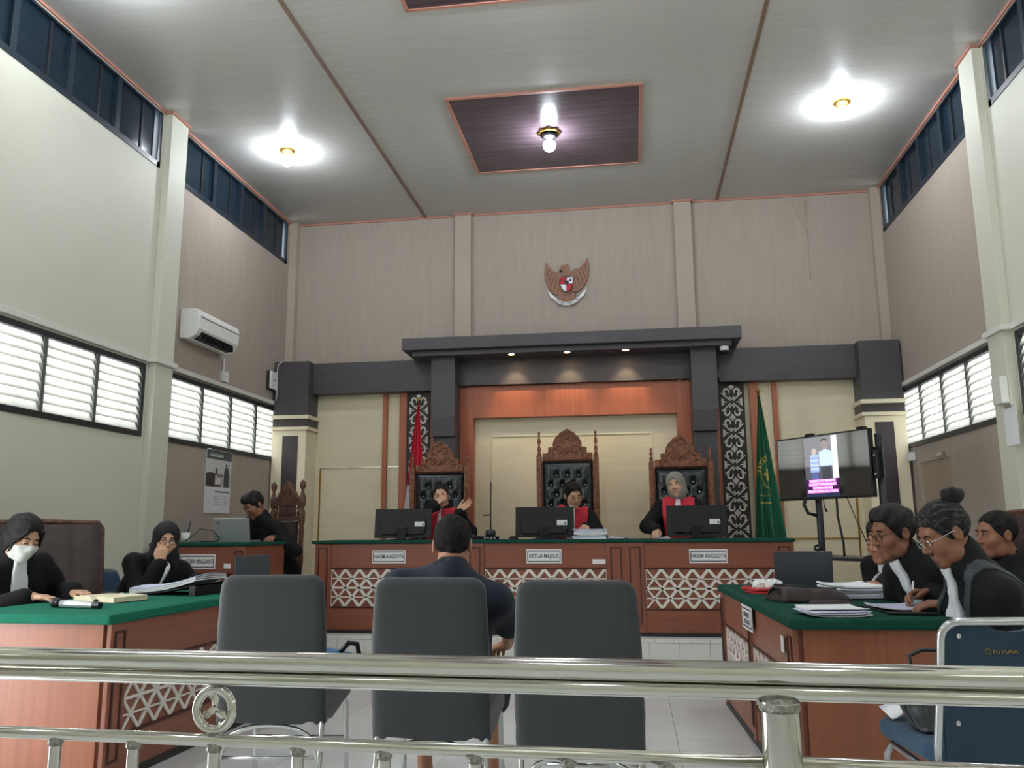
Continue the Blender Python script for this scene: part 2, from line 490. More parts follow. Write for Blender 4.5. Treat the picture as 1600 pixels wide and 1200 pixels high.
for (x0, x1, y0, y1) in FIELDS:
    f = MB().box(x0, x1, y0, y1, H - 0.008, H + 0.001).build('dark_field', 'ceiling_dark', ce)
    for (a, c, d, e) in ((x0 - .02, x1 + .02, y0 - .02, y0 + .008), (x0 - .02, x1 + .02, y1 - .008, y1 + .02), (x0 - .02, x0 + .008, y0, y1), (x1 - .008, x1 + .02, y0, y1)):
        MB().box(a, c, d, e, H - 0.016, H + 0.001).build('field_border', 'coving', f)
# coving along the walls
b = MB(); b.box(XL, XL + .020, YR, YB, H - .020, H + .001); struct(b.build('trim_1', 'coving'))
b = MB(); b.box(XR - .020, XR, YR, YB, H - .020, H + .001); struct(b.build('trim_2', 'coving'))
b = MB(); b.box(XL, XR, YB - .020, YB, H - .020, H + .001); struct(b.build('trim_3', 'coving'))
k = 4
for sgn, xw in ((1, XL), (-1, XR)):
    for a, c in PIL[:2]:
        b = MB(); b.box(min(xw, xw + sgn * .090), max(xw, xw + sgn * .090), a - .020, c + .020, H - .020, H + .001)
        struct(b.build('trim_%d' % k, 'coving')); k += 1
for a, c in ((-2.07, -1.87), (0.59, 0.79)):
    struct(MB().box(a - .020, c + .020, YB - .080, YB, H - .020, H + .001).build('trim_%d' % k, 'coving')); k += 1

# louvre windows and clerestories
wn = 1
SLAT = MB().prism([(-0.045, -0.003), (0.045, -0.003), (0.045, 0.003), (-0.045, 0.003)], -0.288, 0.288, axis='z')
def louvre(xw, sgn, y0, y1, detailed=True):
    """sgn: +1 the outside is towards -x (left wall)"""
    global wn
    out = -sgn
    xf0 = xw + out * 0.06; xf1 = xw - out * 0.012
    X0, X1 = min(xf0, xf1), max(xf0, xf1)
    t = 0.045
    fr = MB()
    fr.box(X0, X1, y0, y1, WZ0, WZ0 + t); fr.box(X0, X1, y0, y1, WZ1 - t, WZ1)
    fr.box(X0, X1, y0, y0 + t, WZ0 + t, WZ1 - t); fr.box(X0, X1, y1 - t, y1, WZ0 + t, WZ1 - t)
    w = struct(fr.build('window_%d' % wn, 'black_frame')); wn += 1
    n = 4; pw = (y1 - y0 - 2 * t) / n
    for i in range(1, n):
        y = y0 + t + pw * i
        MB().box(X0 + .01, X1 - .006, y - 0.018, y + 0.018, WZ0 + t, WZ1 - t).build('mullion', 'mullion', w)
    z0, z1 = WZ0 + t, WZ1 - t
    ns = 8; ph = (z1 - z0) / ns
    for i in range(n):
        yc = y0 + t + pw * (i + .5); hw = pw / 2 - 0.002
        me = MB().box(-0.003, 0.003, -hw, hw, -ph * 0.60, ph * 0.60).mesh('louvre_slat', 'frosted_glass')
        for s in range(ns):
            j = (rnd.random() - .5) * 0.07
            inst('louvre_slat', me, w, (xw + out * 0.014, yc, z0 + ph * (s + .5)), (0, sgn * (-0.42 + j), (rnd.random() - .5) * 0.01))
    return w
def clerestory(xw, sgn, y0, y1):
    global wn
    out = -sgn
    xf0 = xw + out * 0.06; xf1 = xw - out * 0.008
    X0, X1 = min(xf0, xf1), max(xf0, xf1)
    t = 0.05
    fr = MB()
    fr.box(X0, X1, y0, y1, CZ0, CZ0 + t); fr.box(X0, X1, y0, y1, CZ1 - 0.02, CZ1)
    fr.box(X0, X1, y0, y0 + t, CZ0, CZ1); fr.box(X0, X1, y1 - t, y1, CZ0, CZ1)
    w = struct(fr.build('window_%d' % wn, 'sash_dark')); wn += 1
    n = 4; pw = (y1 - y0 - 2 * t) / n
    for i in range(1, n):
        y = y0 + t + pw * i
        MB().box(X0, X1 - .004, y - 0.03, y + 0.03, CZ0 + t, CZ1 - .02).build('mullion', 'sash_dark', w)
    for i in range(n):
        a = y0 + t + pw * i + 0.03; c = y0 + t + pw * (i + 1) - 0.03
        xp = xw + out * 0.03
        MB().box(xp - .003, xp + .003, a, c, CZ0 + t, CZ1 - .02).build('pane', 'tinted_glass', w)
        # inner sash of the opening half of each light
        q = a + (c - a) * 0.62
        MB().box(xp - .003 - .012 if out > 0 else xp + .003, xp - .003 if out > 0 else xp + .003 + .012, q, q + 0.02, CZ0 + t, CZ1 - .02).build('sash_bar', 'black_frame', w)
    return w
for (a, c) in BAYS:
    if a != 1.25: louvre(XL, 1, a, c)
    louvre(XR, -1, a, c)
    clerestory(XL, 1, a, c); clerestory(XR, -1, a, c)

# door in the right-hand wall (papered over, recessed frame)
d = MB()
d.box(XR - 0.014, XR, 8.90, 8.98, 0.23, 1.86); d.box(XR - 0.014, XR, 8.02, 8.10, 0.23, 1.86); d.box(XR - 0.014, XR, 8.10, 8.90, 1.78, 1.86)
dr = struct(d.build('door_1', 'tan_pilaster'))
MB().box(XR - 0.006, XR + .002, 8.10, 8.90, 0.23, 1.78).build('door_leaf', 'tan_door', dr)
MB().box(XR - 0.05, XR - 0.014, 8.20, 8.36, 1.80, 1.835).build('door_closer', 'chrome_soft', dr, bevel=0.004)

# dais with tiled riser
da = struct(MB().box(-3.15, XR, 7.36, YB, 0, 0.222).box(XL, -3.15, 6.45, YB, 0, 0.222).build('floor_dais', 'grout'))
MB().box(-3.15, XR, 7.35, 9.3, 0.222, 0.23).build('dais_top', 'dais_tile', da)
MB().box(XL, -3.15, 6.44, 9.3, 0.222, 0.23).build('dais_top', 'dais_tile', da)
rt = MB().box(-0.1235, 0.1235, -0.008, 0.0, 0.002, 0.192).mesh('riser_tile', 'dais_tile')
rc = MB().box(-0.0735, 0.0735, -0.012, 0.0, 0.195, 0.222).mesh('riser_cap_tile', 'dais_tile')
n = int((XR + 3.15) / 0.25)
for i in range(n):
    inst('riser_tile', rt, da, (-3.15 + 0.25 * (i + .5), 7.36, 0))
for i in range(int((XR + 3.15) / 0.15)):
    inst('riser_cap_tile', rc, da, (-3.15 + 0.15 * (i + .5), 7.36, 0))
for i in range(4):
    inst('riser_tile', rt, da, (XL + 0.25 * (i + .5), 6.45, 0))

# ================================================================== the carved portal behind the judges
pt = struct(MB().box(XL + .01, XR - .01, 9.52, YB - .001, 0.23, 3.10).build('wall_portal', 'cream_panel'))
YF = 9.36
# dark lintel and end blocks
MB().box(XL + .02, -2.30, YF, 9.52, 2.76, 3.135).build('lintel', 'portal_dark', pt, bevel=0.003)
MB().box(1.00, XR - .02, YF, 9.52, 2.76, 3.135).build('lintel', 'portal_dark', pt, bevel=0.003)
MB().box(-2.30, 1.00, 9.33, 9.52, 2.80, 3.135).build('lintel', 'portal_dark', pt, bevel=0.003)
for sx in (-1, 1):
    def mx(x): return x if sx < 0 else 2 * XC - x
    def bxs(x0, x1, y0, y1, z0, z1, name, m, parent=pt, bevel=0.003):
        a, c = sorted((mx(x0), mx(x1)))
        return MB().box(a, c, y0, y1, z0, z1).build(name, m, parent, bevel=bevel)
    # end column: dark block, mouldings, cream shaft with a dark inlay
    bxs(-4.18, -3.756, 9.20, 9.52, 2.49, 3.135, 'end_block', 'portal_dark')
    bxs(-4.19, -3.73, 9.17, 9.52, 2.443, 2.488, 'moulding', 'cream_column')
    bxs(-4.18, -3.75, 9.195, 9.52, 2.352, 2.442, 'dark_band', 'portal_brown')
    bxs(-4.19, -3.735, 9.175, 9.52, 2.312, 2.351, 'moulding', 'cream_column')
    bxs(-4.18, -3.765, 9.20, 9.52, 0.23, 2.311, 'column_shaft', 'cream_column')
    bxs(-4.05, -3.86, 9.192, 9.20, 0.45, 2.245, 'column_inlay', 'portal_brown', bevel=0.002)
    # wood strips, carved panel
    bxs(-2.927, -2.872, 9.48, 9.52, 0.23, 2.758, 'wood_strip', 'teak_veneer')
    bxs(-2.715, -2.624, 9.46, 9.52, 0.23, 2.758, 'wood_strip', 'teak_veneer')
    bxs(-2.35, -2.14, 9.46, 9.52, 0.23, 2.758, 'wood_strip', 'teak_veneer')
    # heavy dark pier
    bxs(-2.245, -1.967, 9.10, 9.52, 2.41, 3.10, 'pier', 'portal_dark')
    bxs(-2.225, -1.960, 9.06, 9.52, 2.18, 2.409, 'pier_band', 'portal_brown')
    bxs(-2.215, -1.967, 9.12, 9.52, 0.23, 2.179, 'pier_foot', 'portal_dark')
    # teak surround of the niche
    bxs(-1.967, -1.81, 9.40, 9.52, 0.23, 2.798, 'wood_surround', 'teak_veneer')
    # chrome bead and panel mould on the cream field
    bxs(-3.70, -2.935, 9.512, 9.521, 1.878, 1.893, 'bead', 'chrome', bevel=0.002)
    bxs(-2.865, -2.72, 9.512, 9.521, 1.878, 1.893, 'bead', 'chrome', bevel=0.002)
    bxs(-3.705, -3.688, 9.512, 9.521, 0.60, 1.878, 'panel_mould', 'brass', bevel=0.002)
MB().box(-1.81, 2 * XC + 1.81, 9.40, 9.52, 2.425, 2.798).build('wood_surround', 'teak_veneer', pt, bevel=0.003)
# panel mould in the niche
for (x0, x1, z0, z1) in ((-1.615, 0.245, 2.21, 2.228), (-1.615, -1.60, 1.0, 2.21), (0.23, 0.245, 1.0, 2.21)):
    MB().box(x0, x1, 9.508, 9.521, z0, z1).build('panel_mould', 'cream_column', pt, bevel=0.004)
for z in (1.78, 1.70, 1.62):
    MB().box(-1.612, -1.603, 9.503, 9.508, z, z + 0.03).build('panel_mould_gleam', 'chrome', pt)
# mould on the right-hand cream field, low
for (x0, x1, z0, z1) in ((1.63, 2.42, 1.02, 1.035), (2.405, 2.42, 1.035, 1.86)):
    MB().box(x0, x1, 9.508, 9.521, z0, z1).build('panel_mould', 'brass', pt, bevel=0.003)
# canopy
cn = thing('canopy', 'dark stepped wooden canopy with downlights above the judges', 'canopy', (XC - 0.02, 9.2, 3.10))
MB().box(-1.875, 1.875, -0.30, 0.30, 0.055, 0.19).build('upper_fascia', 'portal_dark', cn, bevel=0.003)
MB().box(-1.775, 1.775, -0.22, 0.30, -0.005, 0.054).build('lower_fascia', 'portal_dark', cn, bevel=0.003)
for i, x in enumerate((-1.306, -0.676, -0.03)):
    s = MB().lathe([(0.0, -0.004), (0.030, -0.004), (0.034, -0.002)], (x - (XC - .02), -0.16, -0.005), n=20).build('downlight', 'spot_lit', cn, smooth=True)
    MB().lathe([(0.034, 0.0), (0.034, -0.006), (0.044, -0.006), (0.044, 0.0)], (x - (XC - .02), -0.16, -0.005), n=20).build('downlight_rim', 'brass', s)
    ld = bpy.data.lights.new('downlight_beam', 'SPOT'); ld.energy = SPOT; ld.color = (1.0, 0.72, 0.42); ld.spot_size = 1.15; ld.spot_blend = 0.8; ld.shadow_soft_size = 0.02
    lo = bpy.data.objects.new('downlight_beam', ld); COL.objects.link(lo); lo.parent = s
    lo.location = (x - (XC - .02), -0.16, -0.015); lo.rotation_euler = (0.62, 0, 0)

# carved black-and-white ornament boards
def stroke(pts, ws):
    """flat ribbon polygon along a polyline with widths"""
    L = []; R = []
    k = len(pts)
    for i in range(k):
        a = pts[max(0, i - 1)]; c = pts[min(k - 1, i + 1)]
        dx, dy = c[0] - a[0], c[1] - a[1]; l = math.hypot(dx, dy) or 1
        nx, ny = -dy / l, dx / l; w = ws[i] / 2
        L.append((pts[i][0] + nx * w, pts[i][1] + ny * w)); R.append((pts[i][0] - nx * w, pts[i][1] - ny * w))
    return L, R
def add_stroke(b, pts, ws, y0, y1):
    L, R = stroke(pts, ws)
    for i in range(len(L) - 1):
        b.prism([L[i], L[i + 1], R[i + 1], R[i]], y0, y1)
def hook(s, v):
    """C-shaped curl, opening inwards; s side, v +1 up / -1 down"""
    pts = []; ws = []
    for i in range(11):
        a = math.radians(-40 + 250 * i / 10.0)
        r = 0.024
        pts.append((s * (0.053 + r * 1.15 * math.cos(a) * 1.0), v * (0.118 + r * 1.45 * math.sin(a))))
        ws.append(0.008 + 0.016 * math.sin(PI * min(1, i / 10.0 * 1.05)) )
    tail = [(s * (0.053 - 0.010), v * 0.083)]
    return pts, ws
unit = MB()
for s in (-1, 1):
    for v in (-1, 1):
        add_stroke(unit, [(s * 0.014, v * 0.016), (s * 0.104, v * 0.106)], [0.0135, 0.0135], -0.004, 0.0)
        p, w = hook(s, v); add_stroke(unit, p, w, -0.004, 0.0)
        add_stroke(unit, [(s * 0.075, v * 0.108), (s * 0.062, v * 0.082)], [0.020, 0.009], -0.004, 0)
        add_stroke(unit, [(0, v * 0.030), (s * 0.026, v * 0.060)], [0.008, 0.018], -0.004, 0)
    # side palmette
    unit.prism([(s * 0.107, -0.012), (s * 0.107, 0.012), (s * 0.05, 0.004), (s * 0.05, -0.004)], -0.004, 0)
    for v in (-1, 1):
        unit.prism([(s * 0.107, v * 0.008), (s * 0.107, v * 0.050), (s * 0.092, v * 0.034), (s * 0.072, v * 0.030), (s * 0.088, v * 0.014)], -0.004, 0)
for v in (-1, 1):
    unit.prism([(0, v * 0.135), (0.018, v * 0.162), (0.034, v * 0.175), (0.018, v * 0.188), (0, v * 0.2)] + [(-0.018, v * 0.188), (-0.034, v * 0.175), (-0.018, v * 0.162)], -0.004, 0)
unit_me = unit.mesh('carved_motif', 'gorga_white')
for k, (xa, lab) in enumerate(((-2.478, 'black and white carved ornament board behind the red flag'), (1.135, 'black and white carved ornament board beside the green flag'))):
    gp = thing('carved_board', lab, 'ornament', (xa, 9.451, 0.24), 0, 'carved boards flanking the canopy piers')
    MB().box(-0.138, 0.138, 0, 0.066, 0, 2.515).build('board', 'gorga_black', gp)
    for (a, c) in ((-0.138, -0.120), (0.120, 0.138)):
        MB().box(a, c, -0.006, 0, 0, 2.515).build('edge_bead', 'gorga_black', gp, bevel=0.002)
    for i in range(7):
        zc = 2.515 - 0.215 - 0.352 * i
        inst('carved_motif', unit_me, gp, (0, -0.0005, zc), scale=(1.06, 1, 0.98))

# ================================================================== ceiling lamps
def ceiling_lamp(x, y, fancy, label, dark=False):
    zc = H - (0.008 if dark else 0.0)
    t = thing('ceiling_lamp', label, 'lamp', (x, y, zc), 0, 'ceiling lamps')
    if fancy:
        pts = []
        for i in range(32):
            a = 2 * PI * i / 32; r = 0.105 * (1 + 0.10 * math.cos(8 * a))
            pts.append((r * math.cos(a), r * math.sin(a)))
        MB().prism(pts, -0.028, 0.0, axis='z').build('rose', 'brass', t, bevel=0.004)
        MB().lathe([(0.07, -0.028), (0.085, -0.045), (0.055, -0.062), (0.03, -0.07)], n=24).build('lamp_cap', 'black_plastic', t, smooth=True)
    else:
        MB().lathe([(0.0, -0.024), (0.03, -0.034), (0.055, -0.03), (0.075, -0.016), (0.086, 0.0)], n=28).build('rose', 'brass', t, smooth=True)
    z0 = -0.06 if fancy else -0.03
    MB().lathe([(0.022, z0), (0.026, z0 - 0.02), (0.03, z0 - 0.035)], n=20).build('socket', 'white_plastic', t, smooth=True)
    prof = [(0.03, z0 - 0.03)] + [(0.062 * math.sin(PI * (0.18 + 0.82 * i / 10)), z0 - 0.045 - 0.05 * (1 - math.cos(PI * (i / 10)))) for i in range(11)]
    prof[-1] = (0.0, prof[-1][1])
    MB().lathe(prof, n=24).build('bulb', 'bulb_lit', t, smooth=True)
    return t
ceiling_lamp(-3.40, 7.55, False, 'round brass ceiling lamp with lit bulb above the left wall side')
ceiling_lamp(-0.70, 7.56, True, 'scalloped brass ceiling lamp in the dark ceiling field', True)
ceiling_lamp(2.02, 7.42, False, 'round brass ceiling lamp with lit bulb on the right-hand side')
for y, nm in ((4.64, 'nearest the side desks'), (1.72, 'above the railing'), (-1.2, 'farthest from the judges')):
    ceiling_lamp(-3.40, y, False, 'round brass ceiling lamp of the left row, ' + nm)
    ceiling_lamp(-0.70, y, True, 'scalloped brass ceiling lamp of the middle row, ' + nm, True)
    ceiling_lamp(2.02, y, False, 'round brass ceiling lamp of the right row, ' + nm)

# frame of the side doorway standing open behind the rail
fr = MB()
fr.box(XL - 0.16, XL + 0.02, 1.84, 1.90, 0, WZ1 + 0.0); fr.box(XL - 0.16, XL + 0.02, 3.62, 3.68, 0, WZ1 + 0.0); fr.box(XL - 0.16, XL + 0.02, 1.84, 3.68, WZ1, WZ1 + 0.06)
struct(fr.build('door_2', 'portal_brown'))

# ================================================================== benches and desks
def lattice_mesh(w, h, base=0.134, rows=4, t=0.026, th=0.010):
    """white cut-out sheet of triangles, front at y=-th, lower-left corner at 0,0"""
    b = MB()
    rh = h / rows
    for r in range(1, rows):
        tt = t * (0.75 if r == 2 else 0.42)
        b.box(0, w, -th, 0, r * rh - tt / 2, r * rh + tt / 2)
    dx = base / 2 / rh                       # run per unit height
    sl = math.sqrt(1 + dx * dx)
    hw = t * 0.5 * sl * 0.95
    n = int(w / base) + 8
    for s in (-1, 1):
        for i in range(-6, n):
            x0 = i * base + (0.0 if s > 0 else 0.0)
            # line x = x0 + s*dx*z, clip to 0..w
            def X(z): return x0 + s * dx * z
            za, zb = 0.0, h
            lo = (0 - x0) / (s * dx); hi = (w - x0) / (s * dx)
            a, c = min(lo, hi), max(lo, hi)
            za, zb = max(za, a), min(zb, c)
            if zb - za < 0.02: continue
            cl = lambda x: min(w, max(0, x))
            b.prism([(cl(X(za) - hw), za), (cl(X(za) + hw), za), (cl(X(zb) + hw), zb), (cl(X(zb) - hw), zb)], -th + 0.0008 * (s > 0), 0)
    b.box(0, 0.004, -th, 0, 0, h); b.box(w - 0.004, w, -th, 0, 0, h)
    return b

def groove_frame(b, x0, x1, z0, z1, t=0.010, y=-0.006):
    b.box(x0, x1, y, 0, z0, z0 + t); b.box(x0, x1, y, 0, z1 - t, z1)
    b.box(x0, x0 + t, y, 0, z0 + t, z1 - t); b.box(x1 - t, x1, y, 0, z0 + t, z1 - t)

def desk_front(t, w, h, posts, panels, vh='bench_veneer', vv='bench_veneer_v', lat=(0.235, 0.572), strip=0.026):
    """carcass front facing -y from x=0..w; posts/panels lists of x ranges; heights scaled to h"""
    z1, z2 = lat[0] * h / 0.80, lat[1] * h / 0.80
    for (a, c) in posts:
        p = MB().box(a, c, -0.022, 0.0, 0.03, h).build('post', vv, t, bevel=0.002)
        g = MB(); groove_frame(g, a + (c - a) * 0.20, c - (c - a) * 0.20, 0.10, h - 0.035, 0.011)
        g.xform(T(0, -0.022, 0)).build('post_moulding', 'bench_groove', p)
    for (a, c) in panels:
        MB().box(a, c, -0.012, 0.0, z2 + 0.012, h).build('upper_panel', vh, t, bevel=0.002)
        MB().box(a, c, -0.018, 0.0, z2, z2 + 0.012).build('rail_moulding', 'bench_groove', t)
        MB().box(a, c, -0.003, 0.0, z1, z2).build('back_panel', vh, t)
        lb = lattice_mesh(c - a - 0.01, z2 - z1 - 0.006, t=strip); lb.xform(T(a + 0.005, -0.003, z1 + 0.003)); lb.build('lattice', 'lattice_white', t)
        MB().box(a, c, -0.018, 0.0, z1 - 0.012, z1).build('rail_moulding', 'bench_groove', t)
        MB().box(a, c, -0.012, 0.0, 0.03, z1 - 0.012).build('lower_panel', vh, t, bevel=0.002)

def sign(parent_loc, rotz, w, h, txt, label, size=0.05, two=None, tw=None):
    t = thing('name_sign', label, 'sign', parent_loc, rotz, 'name signs on the desks')
    MB().box(-w / 2, w / 2, -0.006, 0, -h / 2, h / 2).build('plate', 'sign_white', t, bevel=0.001)
    g = MB()
    g.box(-w / 2 + .010, w / 2 - .010, -0.007, -0.006, h / 2 - .020, h / 2 - .012); g.box(-w / 2 + .010, w / 2 - .010, -0.007, -0.006, -h / 2 + .012, -h / 2 + .020)
    g.box(-w / 2 + .010, -w / 2 + .016, -0.007, -0.006, -h / 2 + .020, h / 2 - .020); g.box(w / 2 - .016, w / 2 - .010, -0.007, -0.006, -h / 2 + .020, h / 2 - .020)
    g.build('border', 'ink', t)
    if two:
        text_mesh('lettering', txt, size, 'grey_ink', t, T(0, -0.0065, h * 0.11) @ FACE_Y, width=tw, bold=0.001)
        text_mesh('lettering', two, size, 'grey_ink', t, T(0, -0.0065, -h * 0.17) @ FACE_Y, width=tw, bold=0.001)
    else:
        text_mesh('lettering', txt, size, 'grey_ink', t, T(0, -0.0065, 0) @ FACE_Y, width=tw or w * 0.80, bold=0.0012)
    return t

# ---- judges' bench: three units and one felt top
BY, BZ, BH = 7.50, 0.23, 0.795
units = [(-2.93, 1.425, 'left', [(0.0, 0.155), (1.27, 1.425)], 'beside the clerk desk'), (-1.505, 1.425, 'middle', [(0.0, 0.165), (1.26, 1.425)], 'under the chief judge'), (-0.08, 1.43, 'right', [(0.0, 0.165), (1.265, 1.43)], 'beside the green flag')]
for x0, w, nm, posts, lab in units:
    t = thing('bench_unit', 'red-brown bench unit with white triangle lattice, ' + lab, 'bench', (x0, BY, BZ), 0, 'judges bench units')
    MB().box(0.001, w - 0.001, 0.0, 0.02, 0.03, BH).build('front_board', 'bench_veneer_v', t)
    MB().box(0.001, w - 0.001, 0.02, 0.62, BH - 0.03, BH).build('top_board', 'bench_veneer_v', t)
    for xx in (0.001, w - 0.021):
        MB().box(xx, xx + 0.02, 0.02, 0.60, 0.03, BH - 0.03).build('side_board', 'bench_veneer_v', t)
    MB().box(0.0, w, -0.016, 0.03, 0.0, 0.03).build('plinth', 'plinth_black', t)
    desk_front(t, w, BH, posts, [(posts[0][1], posts[1][0])])
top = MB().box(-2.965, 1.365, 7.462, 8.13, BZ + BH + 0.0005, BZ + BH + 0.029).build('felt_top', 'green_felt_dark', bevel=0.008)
tag(top, 'long dark green felt top along the judges bench', 'table top')
sign((-2.225, BY - 0.014, 0.908), 0, 0.315, 0.118, 'HAKIM ANGGOTA', 'white name sign reading HAKIM ANGGOTA on the bench unit nearest the clerk', tw=0.285)
sign((-0.80, BY - 0.014, 0.910), 0.0, 0.315, 0.124, 'KETUA MAJELIS', 'white name sign reading KETUA MAJELIS below the chief judge', tw=0.26)
sign((0.632, BY - 0.014, 0.907), 0, 0.325, 0.118, 'HAKIM ANGGOTA', 'white name sign reading HAKIM ANGGOTA on the bench unit by the green flag', tw=0.30)
tag(MB().box(-0.37, -0.255, BY - 0.016, BY - 0.0125, 0.842, 0.882).build('inventory_sticker', 'sign_white'), 'small white inventory sticker on the middle bench unit', 'sticker', 'inventory stickers')

# ---- clerk desk
t = thing('clerk_desk', 'red-brown clerk desk with green felt top beside the left wall', 'desk', (-4.02, 6.60, 0.23))
W = 0.84
MB().box(0.001, W - 0.012, 0.0, 0.02, 0.03, 0.795).build('front_board', 'bench_veneer_v', t)
MB().box(0.001, W - 0.012, 0.02, 0.76, 0.77, 0.795).build('top_board', 'bench_veneer_v', t)
MB().box(W - 0.012, W, 0.0, 0.76, 0.03, 0.795).build('side_panel', 'bench_veneer_v', t)
MB().box(0, W, -0.016, 0.03, 0, 0.03).build('plinth', 'plinth_black', t)
MB().box(W - 0.02, W, 0.03, 0.75, 0, 0.03).build('plinth', 'plinth_black', t)
desk_front(t, W, 0.795, [(0, 0.11), (W - 0.11, W)], [(0.11, W - 0.11)])
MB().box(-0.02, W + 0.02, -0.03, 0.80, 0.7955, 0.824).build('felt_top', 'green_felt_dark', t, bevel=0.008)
sign((-3.60, 6.586, 0.90), 0, 0.32, 0.12, 'PANITERA PENGGANTI', 'white name sign reading PANITERA PENGGANTI on the clerk desk', tw=0.285)
tag(MB().box(-3.365, -3.305, 6.582, 6.5865, 0.845, 0.885).build('inventory_sticker', 'sign_white'), 'small white inventory sticker on the clerk desk', 'sticker', 'inventory stickers')

# ---- side desks
def side_desk(name, label, x, y, rot, mirror, L, D, felt='green_felt'):
    """local frame: inner face along +y from the near corner (0,0); body extends in -x (left desk) or +x (right)"""
    t = thing(name, label, 'desk', (x, y, 0), rot, 'side desks facing each other')
    h = 0.725; s = -1 if not mirror else 1
    a, c = sorted((0.0, s * D))
    i0, i1 = sorted((0.0, s * 0.02))
    MB().box(i0, i1, 0.02, L - 0.02, 0.04, h).build('front_board', 'desk_veneer_h', t)
    MB().box(min(s * 0.02, s * D), max(s * 0.02, s * D), 0.02, L - 0.02, h - 0.03, h).build('top_board', 'desk_veneer_h', t)
    # end panels (grain upright)
    e0, e1 = sorted((s * 0.02, s * D))
    MB().box(e0, e1, 0.0, 0.02, 0.04, h).build('end_panel', 'desk_veneer_v', t, bevel=0.002)
    MB().box(e0, e1, L - 0.02, L, 0.04, h).build('end_panel', 'desk_veneer_v', t, bevel=0.002)
    p0, p1 = sorted((-s * 0.016, s * 0.03)); p2, p3 = sorted((s * 0.03, s * D))
    MB().box(p0, p1, -0.004, L + 0.004, 0.0, 0.04).build('plinth', 'plinth_black', t)
    for yy in (-0.004, L - 0.026):
        MB().box(p2, p3, yy, yy + 0.03, 0.0, 0.04).build('plinth', 'plinth_black', t)
    # inner face built as a front, then turned
    pw = 0.13
    posts = [(0, pw), (L / 2 - 0.035, L / 2 + 0.035), (L - pw, L)]
    holder = []
    n0 = len(bpy.data.objects)
    before = set(bpy.data.objects)
    desk_front(t, L, h, posts, [(pw, L / 2 - 0.035), (L / 2 + 0.035, L - pw)], vh='desk_veneer_h', vv='desk_veneer_h', lat=(0.235, 0.572), strip=0.018)
    R = Matrix.Rotation(PI / 2, 4, 'Z') if not mirror else Matrix.Rotation(-PI / 2, 4, 'Z') @ Matrix.Diagonal((-1, 1, 1, 1))
    # left desk: inner face looks to +x ; right desk: to -x
    for o in set(bpy.data.objects) - before:
        if o.data is not None:
            o.data.transform(R)
            if mirror: o.data.flip_normals()
    q0, q1 = sorted((-s * 0.035, s * (D + 0.02)))
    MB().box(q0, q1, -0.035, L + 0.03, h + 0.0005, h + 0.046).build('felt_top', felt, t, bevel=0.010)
    return t
RL, RR = -0.038, 0.042
ld_ = side_desk('side_desk', 'wooden desk with bright green felt top on the left, by the microphone', -2.440, 3.68, RL, False, 2.12, 0.80)
rd_ = side_desk('side_desk', 'wooden desk with shade-darkened green felt top on the right, under the piled papers', 0.672, 3.76, RR, True, 2.12, 0.86, felt='green_felt_dark')  # darker felt puts the dimmer right side's shade into the colour
sign((0.617 - 0.018, 4.80, 0.665), -PI / 2 + RR, 0.30, 0.125, 'PENASIHAT', 'framed white sign on the inner face of the right-hand desk', size=0.036, two='HUKUM', tw=0.17)
tag(MB().box(0.641, 0.6445, 3.95, 4.02, 0.60, 0.67).build('inventory_sticker', 'sign_white'), 'small white inventory sticker on the right-hand desk', 'sticker', 'inventory stickers')

# ================================================================== the steel railing in the foreground
rl = thing('steel_railing', 'polished stainless steel railing across the foreground', 'railing', (0.0, 1.351, 0.0), -0.033)
MB().tube([(-2.6, 0, 0.9335), (-1.0, 0, 0.9335), (0.0, 0, 0.9335), (1.6, 0, 0.9335)], 0.0165, 28).build('top_rail', 'chrome', rl, smooth=True)
MB().tube([(-2.6, 0.002, 0.9052), (0, 0.002, 0.9052), (1.6, 0.002, 0.9052)], 0.0118, 20).build('second_rail', 'chrome', rl, smooth=True)
MB().tube([(-2.6, 0.004, 0.806), (0.178, 0.004, 0.806)], 0.0100, 20).build('lower_rail', 'chrome', rl, smooth=True)
MB().tube([(0.235, 0.004, 0.806), (1.6, 0.004, 0.806)], 0.0100, 20).build('lower_rail', 'chrome', rl, smooth=True)
for xp in (0.207, -1.95):
    p = MB().tube([(xp, 0.0, 0.0), (xp, 0.0, 0.894)], 0.0285, 28).build('post', 'chrome', rl, smooth=True, autosmooth=0.6)
    MB().lathe([(0.0285, 0.880), (0.0305, 0.884), (0.030, 0.890), (0.025, 0.897), (0.016, 0.902)], (xp, 0, 0), n=28).build('weld_collar', 'weld', p, smooth=True)
bal = MB().tube([(0, 0, 0.02), (0, 0, 0.80)], 0.0098, 16)
bal_me = bal.mesh('baluster', 'chrome', True)
try: bal_me.set_sharp_from_angle(angle=0.6)
except Exception: pass
weld_me = MB().lathe([(0.0098, -0.006), (0.0125, -0.002), (0.0125, 0.003), (0.009, 0.008)], n=16).mesh('weld_bead', 'weld', True)
for i in range(-11, 12):
    x = -0.705 + 0.1485 * i
    if abs(x - 0.207) < 0.06 or abs(x + 1.95) < 0.06 or x > 1.55: continue
    o = inst('baluster', bal_me, rl, (x, 0.004, 0))
    inst('weld_bead', weld_me, o, (0, 0, 0.793))
MB().tube([(-2.6, 0.004, 0.10), (1.6, 0.004, 0.10)], 0.0128, 16).build('bottom_rail', 'chrome', rl, smooth=True)
